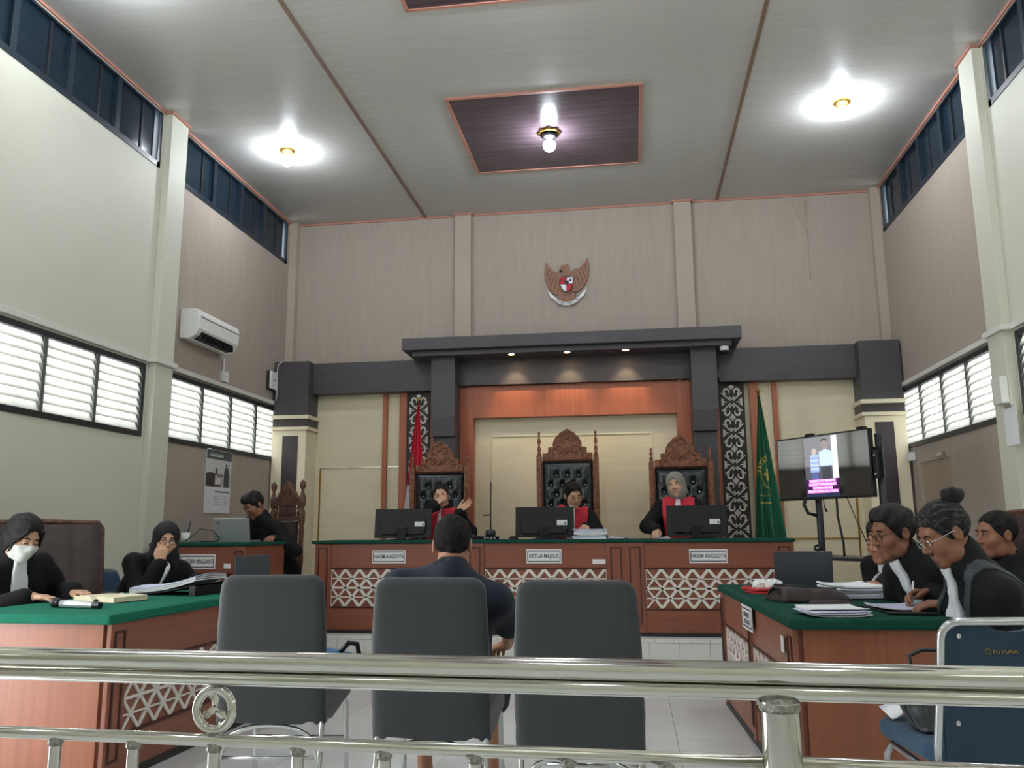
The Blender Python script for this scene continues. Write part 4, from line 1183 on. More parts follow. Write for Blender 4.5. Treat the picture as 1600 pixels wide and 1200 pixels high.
# ---- left desk
FD = 0.772
t = thing('handheld_microphone', 'silver and black microphone lying on the bright green felt', 'microphone', (-2.80, 3.95, FD), -0.16)
MB().tube([(-0.10, 0, 0.021), (-0.04, 0, 0.020), (0.10, 0, 0.016), (0.108, 0, 0.016)], [0.018, 0.020, 0.015, 0.014], 16).build('body', 'silver', t, smooth=True)
MB().tube([(0.108, 0, 0.016), (0.15, 0, 0.016)], [0.017, 0.017], 16).build('end_cap', 'black_plastic', t, smooth=True, autosmooth=0.6)
MB().tube([(-0.125, 0, 0.024), (-0.10, 0, 0.024)], [0.024, 0.022], 16).build('collar', 'black_plastic', t, smooth=True)
MB().sphere((-0.14, 0, 0.026), (0.026, 0.025, 0.0255), 16).build('grille', 'dark_plastic', t, smooth=True)
# open book with cream pages
t = thing('open_notebook', 'thick open notebook with cream pages beside the masked woman', 'book', (-2.90, 4.38, FD), -0.30)
for s in (-1, 1):
    MB().slab(lambda u, v, s=s: (s * (0.004 + 0.155 * u), -0.11 + 0.22 * v, 0.006 + 0.030 * math.sqrt(min(1, u * 5 + .02)) * (1 - 0.25 * u)), 10, 3, lambda p: Vector((0, 0, -(p.z - 0.003)))).build('page_block', 'page_cream', t, smooth=True, autosmooth=0.6)
MB().box(-0.17, 0.17, -0.115, 0.115, 0.0, 0.003).build('cover', 'black_leather', t)
MB().sphere((0.03, -0.118, 0.012), (0.012, 0.008, 0.008), 8).build('clasp', 'black_leather', t, smooth=True)
tag(MB().tube([(-2.99, 4.42, FD + 0.043), (-2.86, 4.40, FD + 0.043)], 0.0045, 8).build('pen', 'black_plastic', smooth=True), 'black pen lying on the open notebook', 'pen')
# lever arch file with papers curling
t = thing('open_file', 'open file of curled lilac-white papers on the left desk', 'papers', (-2.80, 4.90, FD), -0.12)
for i in range(4):
    MB().slab(lambda u, v, i=i: (-0.23 + 0.46 * u, -0.15 + 0.31 * v, 0.012 + 0.008 * i + 0.075 * u * u + 0.012 * math.sin(PI * v) * (i + 1) / 4), 10, 5, (0, 0, 0.005)).build('sheet', 'paper' if i < 3 else 'paper_lilac', t, smooth=True, autosmooth=0.5)
MB().slab(lambda u, v: (-0.24 + 0.49 * u, -0.16 + 0.33 * v, 0.001 + 0.066 * u * u), 8, 3, (0, 0, 0.005)).build('folder', 'black_plastic', t, smooth=True)
MB().box(0.20, 0.24, -0.16, 0.17, 0.001, 0.058).build('spine', 'black_plastic', t)
paper_stack('paper_sheets', 'white sheets on the left desk behind the open file', -2.66, 5.30, FD, -0.15, 0.30, 0.22, 4, 0.006, 0.03)
paper_stack('paper_sheets', 'crumpled white sheets by the laptop on the left desk', -2.62, 5.60, FD, 0.2, 0.24, 0.2, 4, 0.009, 0.05)
laptop(-2.58, 5.46, FD + 0.001, 1.15, 0.30, 0.21, 0.20, -0.05, 'laptop_grey', 'dark laptop at the far end of the left desk, seen side on')

# ---- right desk
laptop(1.02, 5.40, FD + 0.001, -0.12, 0.34, 0.235, 0.225, 0.22, 'laptop_grey', 'dark grey laptop open on the right desk')
t = thing('red_tray', 'red plastic food tray with rubbish on the right desk', 'tray', (0.775, 5.16, FD), 0.3)
MB().prism(rounded_rect(0.12, 0.10, 0.03), 0.0, 0.005, axis='z').build('tray_base', 'red_plastic', t)
MB().tube([(p[0], p[1], 0.024) for p in rounded_rect(0.125, 0.105, 0.03)], 0.010, 8, closed=True).build('tray_rim', 'red_plastic', t, smooth=True)
for k, (dx, dy, rx) in enumerate(((-0.05, 0.0, 0.05), (0.04, 0.02, 0.055), (0.0, -0.04, 0.04))):
    bmm = MB().sphere((0, 0, 0), (rx, rx * .9, 0.032), 12)
    r3 = random.Random(k)
    bmm.v = [(a * (1 + .35 * (r3.random() - .5)) + dx, c * (1 + .35 * (r3.random() - .5)) + dy, d * (1 + .4 * (r3.random() - .5)) + 0.045) for a, c, d in bmm.v]
    bmm.build('plastic_wrap', 'white_plastic' if k != 1 else 'paper', t)
# documents bag
t = thing('document_bag', 'soft dark brown document bag lying on the right desk', 'bag', (0.885, 4.62, FD), 0.25)
def bagf(u, v):
    X = -0.18 + 0.36 * u; Y = -0.12 + 0.24 * v
    e = min(u, 1 - u, v, 1 - v)
    return (X, Y, 0.075 * min(1, (e * 9 + 0.05)) ** .5 * (1 - 0.35 * u) + 0.006 * math.sin(19 * u + 7 * v))
MB().slab(bagf, 18, 12, lambda p: Vector((0, 0, -p.z + 0.001))).build('body', 'bag_brown', t, smooth=True)
MB().tube([(-0.17 + 0.34 * i / 10, 0.02 + 0.01 * math.sin(i), 0.083 - 0.027 * i / 10) for i in range(11)], 0.004, 6).build('zip', 'steel_dark', t, smooth=True)
MB().slab(lambda u, v: (-0.18 + 0.014 * u, -0.10 + 0.2 * v, 0.012 + 0.055 * math.sin(PI * v)), 2, 8, (0.012, 0, 0)).build('end_gusset', 'bag_brown', t, smooth=True)
t = thing('pencil_pouch', 'small brown pouch in front of the document bag', 'pouch', (0.915, 4.22, FD), 0.1)
MB().slab(lambda u, v: (-0.10 + 0.2 * u, -0.055 + 0.11 * v, 0.036 * min(1, min(u, 1 - u, v, 1 - v) * 8 + .06) ** .5), 12, 8, lambda p: Vector((0, 0, -p.z + 0.001))).build('body', 'bag_brown', t, smooth=True)
MB().tube([(-0.09, 0, 0.038), (0.09, 0, 0.038)], 0.003, 6).build('zip', 'steel_dark', t, smooth=True)
paper_stack('loose_papers', 'ragged white papers at the near corner of the right desk', 0.845, 3.87, FD, 0.12, 0.25, 0.20, 6, 0.005, 0.03)
paper_stack('document_pile', 'tall white pile of documents before the lawyer with glasses', 1.175, 4.88, FD, 0.12, 0.25, 0.36, 7, 0.0085, 0.03)
t = paper_stack('writing_pad', 'white writing pad under the hand of the topknot lawyer', 1.19, 4.14, FD + 0.006, 0.1, 0.20, 0.27, 2, 0.004, 0.008)
MB().box(-0.115, 0.11, -0.15, 0.145, -0.006, 0.0005).build('folder', 'black_plastic', t)
tag(MB().box(1.08, 1.28, 3.885, 3.93, FD + 0.0005, FD + 0.012).build('phone', 'black_plastic', bevel=0.004), 'black phone lying on the near edge of the right desk', 'phone')
paper_stack('paper_sheets', 'white sheets between the laptop and the document bag', 0.98, 5.10, FD, 0.0, 0.26, 0.18, 2, 0.005, 0.02)

# blue bag on the first covered chair
t = thing('blue_bag', 'blue plastic bag lying on the covered chair by the left desk', 'bag', (-1.60, 3.78, 0.487), 0.1)
r3 = random.Random(5)
b = MB().sphere((0, 0, 0.072), (0.33, 0.10, 0.07), 22)
b.v = [(a + .012 * (r3.random() - .5), c + .012 * (r3.random() - .5), max(0.001, d + 0.016 * (r3.random() - .5))) for a, c, d in b.v]
b.build('body', 'blue_plastic', t, smooth=True)
MB().tube([(0.24, -0.02, 0.10), (0.29, -0.02, 0.155), (0.33, -0.02, 0.15), (0.34, -0.02, 0.10)], 0.012, 8).build('handle', 'black_plastic', t, smooth=True)

# ================================================================== flags
def flag(name, label, x, y, ztop, zbot, wl, wr, colour, group, n=5):
    t = thing(name, label, 'flag', (x, y, 0.231), 0, group)
    hz = ztop - 0.231
    MB().tube([(0, 0, 0), (0, 0, hz + 0.02)], 0.013, 12).build('pole', 'brass', t, smooth=True)
    MB().sphere((0, 0, hz + 0.045), 0.024, 14).build('finial', 'brass', t, smooth=True)
    MB().lathe([(0.16, 0), (0.16, 0.03), (0.05, 0.06), (0.025, 0.12), (0.0, 0.12)], n=20).build('foot', 'brass', t, smooth=True)
    b = MB()
    zb = zbot - 0.231
    def f(u, v):
        e = v ** 0.9
        X = -wl[0] - (wl[1] - wl[0]) * e + (wl[0] + wr[0] + (wl[1] - wl[0] + wr[1] - wr[0]) * e) * u
        Y = -0.02 - (0.015 + 0.055 * e) * (0.5 + 0.5 * math.cos(2 * PI * n * u * (1 - .25 * u))) - 0.03 * u * e
        return (X, Y, hz - 0.02 - (hz - 0.02 - zb) * v + 0.02 * u * (1 - v))
    NU, NV = 90, 220
    b.grid(f, NU, NV)
    o = b.build('cloth', 'flag_cloth', t, smooth=True)
    col = o.data.color_attributes.new('Col', 'FLOAT_COLOR', 'POINT')
    buf = []
    for j in range(NV + 1):
        for i in range(NU + 1):
            p = b.v[j * (NU + 1) + i]
            buf += list(colour(p[0], p[2] + 0.231, i / NU, j / NV))
    col.data.foreach_set('color', buf)
    return t
GRN, GOLD = srgb(28, 96, 68), srgb(196, 168, 84)
def green(x, z, u, v):
    # gold crest: centre at (0.07, 1.63) of the hanging cloth
    dx, dz = x - 0.095, z - 1.70
    r = math.hypot(dx * 1.25, dz)
    if u > 0.965 and v < 0.55: return GOLD
    if u > 0.66: return GRN
    a = math.degrees(math.atan2(dz, dx * 1.25))
    if dz > -0.02 and (0.150 < r < 0.158 or 0.196 < r < 0.203): return GOLD
    if dz > 0.0 and 0.160 < r < 0.194 and (int(a / 7) % 2 == 0): return GOLD
    sx, sz = x - 0.085, z - 1.69
    rs = math.hypot(sx, sz)
    if rs < 0.022: return srgb(220, 220, 214)
    if rs < 0.055 + 0.028 * abs(math.cos(math.atan2(sz, sx) * 4)): return GOLD
    if -0.30 < dz < 0 and abs(r - (0.150 if dz > -0.10 else 0.165)) < 0.006 and dx < 0.01: return GOLD
    zc = 1.395 + 0.16 * (x - 0.03) ** 2 * 6
    if abs(z - zc) < 0.007 and -0.05 < x < 0.12: return GOLD
    if abs(z - zc - 0.075) < 0.005 and -0.05 < x < 0.12: return GOLD
    return GRN
flag('court_flag', 'green court flag with gold crest standing beside the screen', 1.352, 8.95, 2.53, 1.00, (0.01, 0.13), (0.004, 0.185), green, 'flags on poles', 4)
RED, WHT = srgb(200, 34, 58), srgb(236, 236, 240)
flag('national_flag', 'red and white flag standing behind the carved chair on the left', -2.362, 9.02, 2.555, 0.95, (0.006, 0.175), (0.006, 0.15), lambda x, z, u, v: RED if z > 1.64 else WHT, 'flags on poles', 4)

# ================================================================== wall emblem (eagle with shield and ribbon)
t = thing('eagle_emblem', 'brown carved eagle emblem with shield and ribbon on back wall', 'emblem', (-0.702, YB - 0.012, 4.06))
def ext(pts, y0, y1, name, m, bevel=0.003, parent=None):
    return MB().prism(pts, y0, y1).build(name, m, parent or t, bevel=bevel)
wing = [(-.045, .085), (-.10, .135), (-.15, .14), (-.185, .17), (-.225, .215), (-.247, .265), (-.262, .20), (-.268, .12), (-.258, .03), (-.225, -.06), (-.17, -.125), (-.11, -.155), (-.06, -.15), (-.03, -.08)]
for s in (-1, 1):
    w_ = ext([(s * -p[0] * 1.0 if s > 0 else p[0], p[1] + (0.035 if s > 0 else 0)) for p in wing], -0.022, 0.008, 'wing', 'eagle_brown')
    for k in range(6):
        a = [(0.07, -.13), (0.11, -.12), (0.155, -.09), (0.195, -.04), (0.22, .02), (0.235, .09)][k]; c = [(0.06, 0.0), (0.09, .03), (0.12, .06), (0.15, .09), (0.18, .13), (0.215, .18)][k]
        MB().tube([(s * a[0], -0.0225, a[1] + (0.035 if s > 0 else 0)), (s * c[0], -0.0225, c[1] + (0.035 if s > 0 else 0))], 0.0035, 5).build('feather', 'eagle_dark', w_)
    lg = ext([(s * .045, -.12), (s * .105, -.13), (s * .10, -.19), (s * .075, -.225), (s * .04, -.20)], -0.026, 0.004, 'leg', 'eagle_brown')
ext([(-.055, .09), (.055, .09), (.06, -.05), (.04, -.15), (-.04, -.15), (-.06, -.05)], -0.03, 0.0, 'body', 'eagle_brown')
ext([(-.05, .08), (-.048, .14), (-.07, .165), (-.085, .155), (-.075, .19), (-.045, .215), (.0, .22), (.02, .232), (.022, .20), (.035, .17), (.045, .12), (.055, .08)], -0.038, 0.0, 'head', 'eagle_brown', 0.006)
ext([(-.072, .168), (-.092, .15), (-.08, .135), (-.06, .15)], -0.040, -0.01, 'beak', 'eagle_dark', 0.002)
MB().sphere((-.048, -0.04, .188), 0.006, 8).build('eye', 'ink', t, smooth=True)
ext([(-.04, -.14), (.04, -.14), (.075, -.235), (.0, -.25), (-.075, -.235)], -0.018, 0.0, 'tail', 'eagle_brown')
sh_ = [(-.08, .055), (.075, .065), (.078, -.03), (.055, -.095), (.0, -.13), (-.055, -.095), (-.082, -.03)]
sd = ext(sh_, -0.046, -0.028, 'shield', 'ink', 0.003)
for (pts, m) in (([(-.074, .049), (-.004, .053), (-.004, -.024), (-.076, -.024)], 'red_cloth'), ([(.003, .053), (.070, .058), (.072, -.024), (.003, -.024)], 'sign_white'), ([(-.076, -.031), (-.004, -.031), (-.004, -.121), (-.05, -.092)], 'sign_white'), ([(.003, -.031), (.072, -.031), (.05, -.092), (.003, -.121)], 'red_cloth')):
    MB().prism(pts, -0.0485, -0.0462).build('shield_quarter', m, sd)
MB().prism([(-.026, .012), (.026, .014), (.026, -.02), (0, -.045), (-.026, -.02)], -0.051, -0.0487).build('shield_heart', 'ink', sd)
MB().sphere((.045, -0.049, .022), (.018, .003, .016), 8).build('shield_charge', 'ink', sd)
MB().sphere((-.042, -0.049, .022), (.014, .003, .012), 8).build('shield_charge', 'eagle_dark', sd)
def rib(u, v):
    a = math.radians(-152 + 124 * u)
    return (0.0 + 0.20 * math.cos(a), -0.035 + 0.01 * math.cos(4 * PI * u), -0.085 + 0.20 * math.sin(a) + 0.042 * v)
rb = MB().slab(rib, 24, 2, (0, 0.008, 0)).build('ribbon', 'sign_white', t, smooth=True, autosmooth=0.6)
for s in (-1, 1):
    MB().prism([(s * .165, -.165), (s * .20, -.12), (s * .235, -.085), (s * .215, -.13), (s * .205, -.165), (s * .178, -.20)], -0.03, -0.014).build('ribbon_end', 'sign_white', rb)
lt = 'BHINNEKA TUNGGAL IKA'
for i, ch in enumerate(lt):
    if ch == ' ': continue
    a = math.radians(-130 + 80 * i / (len(lt) - 1))
    text_mesh('letter', ch, 0.024, 'ink', rb, T(0.20 * math.cos(a), -0.047, -0.085 + 0.20 * math.sin(a) + 0.021) @ Matrix.Rotation(-(a + PI / 2), 4, 'Y') @ FACE_Y)

# ================================================================== wall and ceiling fittings
t = thing('air_conditioner', 'white split air conditioner high on the left tan wall', 'air conditioner', (XL, 7.09, 2.95))
prof = [(0.0, 0.0), (0.10, -0.008), (0.17, 0.03), (0.205, 0.09), (0.21, 0.22), (0.19, 0.272), (0.15, 0.285), (0.0, 0.285)]
MB().prism([(p[0], p[1]) for p in prof], 0.0, 0.80, axis='y').build('housing', 'white_plastic', t, bevel=0.012, seg=3)
MB().box(0.2102, 0.213, 0.02, 0.78, 0.20, 0.206).build('front_seam', 'grey_ink', t)
for k, (a, c) in enumerate((((0.120, -0.0015), (0.160, 0.020)), ((0.168, 0.026), (0.196, 0.066)))):
    MB().slab(lambda u, v, a=a, c=c: (a[0] + (c[0] - a[0]) * v + 0.004, 0.07 + 0.62 * u, a[1] + (c[1] - a[1]) * v - 0.003), 1, 1, (-0.006, 0, 0.004)).build('air_slot', 'black_plastic', t)
for k in range(9):
    MB().box(0.125, 0.20, 0.07 + 0.0775 * k, 0.074 + 0.0775 * k, 0.0, 0.05).build('slot_fin', 'dark_plastic', t)
b = MB().tube([(0.012, 0.88, -0.02), (0.012, 0.87, -0.12), (0.012, 0.86, -0.27)], 0.012, 8); b.build('pipe', 'trunking', t, smooth=True)
MB().box(0.0, 0.045, 0.83, 0.94, -0.27, -0.16).build('switch_box', 'white_plastic', t, bevel=0.006)
t = thing('wifi_router', 'small white router box high on the left tan wall', 'router', (XL + 0.001, 9.02, 2.79))
MB().box(0.0, 0.03, -0.01, 0.22, -0.01, 0.22).build('backplate', 'black_plastic', t, bevel=0.02)
MB().box(0.0305, 0.055, 0.0, 0.21, 0.0, 0.21).build('shell', 'white_plastic', t, bevel=0.018, seg=3)
MB().box(0.0552, 0.0558, 0.08, 0.13, 0.10, 0.115).build('badge', 'grey_ink', t)
tag(MB().tube([(XL + .06, 9.17, 2.66), (XL + .07, 9.17, 2.75), (XL + .05, 9.18, 2.95), (XL + .07, 9.175, 3.10), (XL + .12, 9.19, 3.14)], 0.006, 6).build('wall_cable', 'trunking', smooth=True), 'thin grey cable hanging beside the dark end block on the left', 'cable')

# calendar on the left wall
t = thing('wall_calendar', 'hanging wall calendar with courtroom photo on the left wall', 'calendar', (XL + 0.003, 7.73, 1.33))
MB().box(0.0, 0.004, 0.0, 0.53, 0.0, 0.63).build('backing', 'paper', t)
MB().tube([(0.006, -0.005, 0.635), (0.006, 0.535, 0.635)], 0.006, 8).build('hanger_bar', 'chrome_soft', t, smooth=True)
def cal_col(u, v):
    """u 0..1 left-right as seen, v 0..1 bottom-top"""
    if v > 0.86:
        if 0.12 < u < 0.66 and (0.905 < v < 0.925 or 0.94 < v < 0.955): return srgb(190, 200, 196)
        return srgb(70, 84, 86)
    if v > 0.42:
        w = (v - 0.42) / 0.44
        if (u - 0.80) ** 2 / 0.0025 + (w - 0.82) ** 2 / 0.0028 < 1: return srgb(52, 50, 50)
        if 0.70 < u < 0.92 and w < 0.76 and abs(u - .81) < 0.05 + 0.07 * min(1, (0.78 - w) * 4): return srgb(66, 68, 74)
        if u < 0.36 and w < 0.52 - 0.25 * abs(u - 0.2): return srgb(58, 54, 52)
        if 0.36 < u < 0.44 and 0.45 < w < 0.68: return srgb(76, 66, 60)
        if 0.18 < u < 0.58 and 0.10 < w < 0.26 + 0.1 * u: return srgb(214, 212, 204)
        if 0.44 < u < 0.68 and 0.36 < w < 0.46: return srgb(120, 110, 104)
        if w < 0.12: return srgb(90, 84, 80) if u < .6 else srgb(190, 190, 196)
        return srgb(204, 204, 204) if w > .5 else srgb(180, 178, 176)
    if 0.38 < u < 0.94 and 0.330 < v < 0.352: return srgb(84, 82, 84)
    if 0.38 < u < 0.94 and v < 0.30 and v > 0.12:
        if ((v - 0.12) / 0.045) % 1 < 0.34 and ((u - 0.38) / 0.08) % 1 < 0.45: return srgb(128, 128, 138)
    return srgb(226, 226, 232)
NU, NV = 60, 90
b = MB().grid(lambda u, v: (0.0046, 0.004 + 0.522 * u, 0.004 + 0.622 * v), NU, NV)
o = b.build('printed_page', 'picture', t)
col = o.data.color_attributes.new('Col', 'FLOAT_COLOR', 'POINT')
col.data.foreach_set('color', [c for j in range(NV + 1) for i in range(NU + 1) for c in cal_col(i / NU, j / NV)])

# right-hand pilaster fittings
XP = XR - 0.07
t = thing('clipboard', 'clipboard with white sheet on the right cream pilaster', 'clipboard', (XP, 6.66, 1.74))
MB().box(-0.006, -0.001, -0.11, 0.11, 0.0, 0.31).build('board', 'trunking', t, bevel=0.002)
MB().box(-0.008, -0.0062, -0.10, 0.10, 0.005, 0.285).build('sheet', 'paper', t)
MB().box(-0.016, -0.0065, -0.05, 0.05, 0.285, 0.31).build('clip', 'chrome_soft', t, bevel=0.003)
tg = MB().box(XP - 0.06, XP - 0.001, 6.64, 6.80, 2.06, 2.27).build('junction_box', 'trunking', bevel=0.008)
tag(tg, 'plain white junction box on the right cream pilaster', 'box')
t = thing('wall_socket', 'small white socket low by the right end column', 'socket', (XR - 0.002, 9.10, 1.82))
MB().box(-0.06, -0.001, -0.04, 0.06, 0, 0.085).build('box', 'white_plastic', t, bevel=0.008)
MB().tube([(-0.03, 0.0, 0.0), (-0.028, 0.0, -0.5), (-0.03, 0.01, -1.5)], 0.004, 6).build('cable', 'wire_black', t, smooth=True)
# dome camera under the canopy
t = thing('dome_camera', 'small white dome camera under the right end of the canopy', 'camera', (1.035, 9.02, 3.094))
MB().lathe([(0.0, -0.004), (0.042, -0.006), (0.048, -0.012), (0.048, -0.045), (0.040, -0.055)], n=20).build('housing', 'white_plastic', t, smooth=True)
MB().lathe([(0.040, -0.055), (0.036, -0.075), (0.022, -0.09), (0.0, -0.095)], n=20).build('dome', 'black_plastic', t, smooth=True)
tag(MB().lathe([(0.0, -0.01), (0.016, -0.01), (0.018, -0.002), (0.0, -0.002)], (0.575, 9.38, 2.795), n=14).build('sensor', 'white_plastic', smooth=True), 'tiny round white sensor at the corner of the niche lintel', 'sensor')

# ================================================================== television on its stand
tvx, tvy, tva = 1.535, 7.03, -math.radians(56)
t = thing('television', 'flat television showing a video, on a tall black stand', 'television', (tvx, tvy, 1.632), tva)
MB().box(-0.49, 0.49, -0.012, 0.03, -0.262, 0.262).build('housing', 'black_plastic', t, bevel=0.004)
MB().box(-0.478, 0.478, -0.0135, -0.0121, -0.246, 0.250).build('screen', 'screen_glass', t)
def vid(u, v):
    K = 1.25
    if v < 0.06: return (0.02, 0.03, 0.06, 1)
    if v < 0.30: return srgb(60, 26, 70)
    def el(cx, cy, rx, ry): return ((u - cx) / rx) ** 2 + ((v - cy) / ry) ** 2 < 1
    if el(0.30, 0.76, 0.075, 0.055): return srgb(196, 176, 170)
    if el(0.62, 0.86, 0.10, 0.075): return srgb(150, 136, 134)
    if el(0.62, 0.93, 0.10, 0.035): return srgb(70, 66, 66)
    if 0.16 < u < 0.44 and 0.40 < v < 0.71: return srgb(150, 172, 226) if int(v * 40) % 3 else srgb(196, 206, 236)
    if 0.44 < u < 0.88 and 0.50 < v < 0.79 - 0.25 * abs(u - .64): return srgb(196, 216, 246)
    if 0.50 < u < 0.80 and v < 0.50: return srgb(64, 66, 74)
    if 0.20 < u < 0.40 and v < 0.40: return srgb(90, 100, 160)
    if u > 0.82: return srgb(226, 232, 240)
    if v > 0.5: return srgb(128, 128, 132)
    return srgb(86, 88, 96)
b = MB().grid(lambda u, v: (-0.175 + 0.35 * u, -0.0145, -0.242 + 0.485 * v), 50, 70)
o = b.build('video_picture', 'screen_picture', t)
col = o.data.color_attributes.new('Col', 'FLOAT_COLOR', 'POINT')
col.data.foreach_set('color', [c for j in range(71) for i in range(51) for c in vid(i / 50, j / 70)])
nt = MATS['screen_picture'].node_tree; at_ = nt.nodes.new('ShaderNodeAttribute'); at_.attribute_name = 'Col'
nt.links.new(at_.outputs['Color'], nt.nodes['Principled BSDF'].inputs['Emission Color']); nt.nodes['Principled BSDF'].inputs['Emission Strength'].default_value = 0.9
mat('caption_white', (250, 230, 250), 0.4, emit=(250, 225, 250, 0.9)); mat('caption_pink', (190, 90, 190), 0.4, emit=(206, 104, 206, 0.7))
for i, (ln, w) in enumerate((('THAWAF ALY BERSAMA', 0.27), ('KHUSUS TURDEMANUJD', 0.28), ('16 FEBRUARI 2025', 0.20), ('MEDAN SUMATERA UTARA', 0.31))):
    zz = -0.115 - 0.028 * i
    MB().box(-w / 2 - .006, w / 2 + .006, -0.0158, -0.0147, zz - 0.013, zz + 0.013).build('caption_band', 'caption_pink', t)
    text_mesh('caption', ln, 0.028, 'caption_white', t, T(0, -0.0165, zz) @ FACE_Y, width=w, extrude=0.0003)
for x in (-0.13, 0.40):
    MB().box(x - 0.035, x + 0.035, -0.004, 0.04, 0.263, 0.283).build('clamp', 'black_plastic', t, bevel=0.004)
MB().box(0.492, 0.535, 0.0, 0.05, -0.12, 0.09).build('speaker_bar', 'black_plastic', t, bevel=0.006)
for z in (-0.09, 0.05):
    MB().sphere((0.514, -0.002, z), (0.010, 0.006, 0.010), 8).build('indicator', 'chrome_soft', t, smooth=True)
s = thing('television_stand', 'tall black metal cart stand under the television', 'stand', (tvx, tvy, 0.231), tva)
for x in (-0.14, 0.50):
    MB().tube([(x, 0.075, 0.02), (x, 0.075, 1.62)], 0.028, 12).build('upright', 'steel_dark', s, smooth=True)
MB().box(-0.25, 0.55, 0.046, 0.052, 1.28, 1.52).build('bracket', 'steel_dark', s)
MB().box(-0.30, 0.56, -0.22, 0.22, 0.665, 0.69).build('shelf', 'steel_dark', s, bevel=0.005)
for x in (-0.14, 0.50):
    MB().box(x - 0.03, x + 0.03, -0.30, 0.34, 0.03, 0.07).build('foot_bar', 'steel_dark', s, bevel=0.006)
    for y in (-0.27, 0.31):
        MB().lathe([(0, -0.015), (0.02, -0.015), (0.024, 0), (0.02, 0.015), (0, 0.015)], (x, y, 0.024), axis='x', n=12).build('castor', 'black_plastic', s, smooth=True)
MB().tube([(-0.20, 0.0, 1.17), (-0.21, -0.02, 1.10), (-0.17, -0.02, 1.03), (-0.14, 0.05, 1.01)], 0.014, 8).build('tilt_handle', 'black_plastic', s, smooth=True)
MB().tube([(0.10, 0.02, 1.16), (0.09, 0.03, 1.0), (0.10, 0.06, 0.80), (0.11, 0.05, 0.69)], 0.009, 8).build('power_cable', 'wire_black', s, smooth=True)
MB().tube([(0.20, 0.02, 1.16), (0.28, 0.03, 0.95), (0.40, 0.04, 0.69)], 0.004, 6).build('signal_cable', 'wire_black', s, smooth=True)
MB().tube([(-0.04, 0.02, 1.17), (-0.03, 0.02, 1.08), (-0.01, 0.02, 1.04)], [0.003, 0.004, 0.010], 8).build('loose_plug', 'wire_black', s, smooth=True)
MB().tube([(0.02, -0.05, 0.66), (-0.02, -0.08, 0.5), (0.05, -0.1, 0.4), (0.0, -0.08, 0.3), (0.08, -0.06, 0.2)], 0.008, 8).build('cable_bundle', 'wire_black', s, smooth=True)
t = thing('web_camera', 'small white web camera on the television stand shelf', 'camera', (1.47, 7.10, 0.9225), -0.3)
MB().box(-0.045, 0.045, -0.03, 0.03, 0.0, 0.035).build('base', 'white_plastic', t, bevel=0.008)
MB().sphere((0, -0.012, 0.058), 0.032, 14).build('head', 'black_plastic', t, smooth=True)
MB().lathe([(0.018, -0.002), (0.014, -0.008), (0, -0.008)], (0, -0.04, 0.058), axis='y', n=12).build('lens', 'screen_glass', t, smooth=True)
t = thing('loudspeaker', 'black loudspeaker box standing under the television stand shelf', 'speaker', (1.44, 7.22, 0.40), -0.4)
MB().box(-0.09, 0.09, -0.09, 0.09, 0.0, 0.40).build('cabinet', 'black_plastic', t, bevel=0.008)
MB().lathe([(0.065, 0.0), (0.055, -0.006), (0.02, 0.004), (0.0, 0.0)], (0, -0.0905, 0.12), axis='y', n=20).build('cone', 'dark_plastic', t, smooth=True)
tag(MB().box(1.30, 1.58, 7.08, 7.36, 0.231, 0.398).build('equipment_case', 'black_plastic', bevel=0.01), 'flat black equipment case under the loudspeaker', 'case')

# ================================================================== people
# every figure is a signed-distance model (smoothly joined tapered limbs) turned into a surface mesh
f32 = np.float32
def V(*a): return np.array(a, dtype=np.float64)
def nrm(v): v = np.asarray(v, float); return v / (np.linalg.norm(v) + 1e-12)
def cap(P, a, b, r1, r2=None):
    if r2 is None: r2 = r1
    a = np.asarray(a, f32); b = np.asarray(b, f32)
    ab = b - a; L = max(1e-9, float(ab @ ab))
    pa = P - a
    t = np.clip((pa @ ab) / f32(L), 0, 1)
    d = pa - t[:, None] * ab
    return np.sqrt((d * d).sum(1)) - (f32(r1) + f32(r2 - r1) * t)
def ell(P, c, r, R=None):
    q = P - np.asarray(c, f32)
    if R is not None: q = q @ np.asarray(R, f32)      # columns of R are the ellipsoid axes
    r = np.asarray(r, f32)
    a = q / r; k0 = np.sqrt((a * a).sum(1)); b = a / r; k1 = np.sqrt((b * b).sum(1)) + f32(1e-9)
    return k0 * (k0 - 1) / k1
def smin(a, b, k):
    h = np.clip(0.5 + 0.5 * (b - a) / k, 0, 1)
    return b * (1 - h) + a * h - k * h * (1 - h)
def smax(a, b, k): return -smin(-a, -b, k)
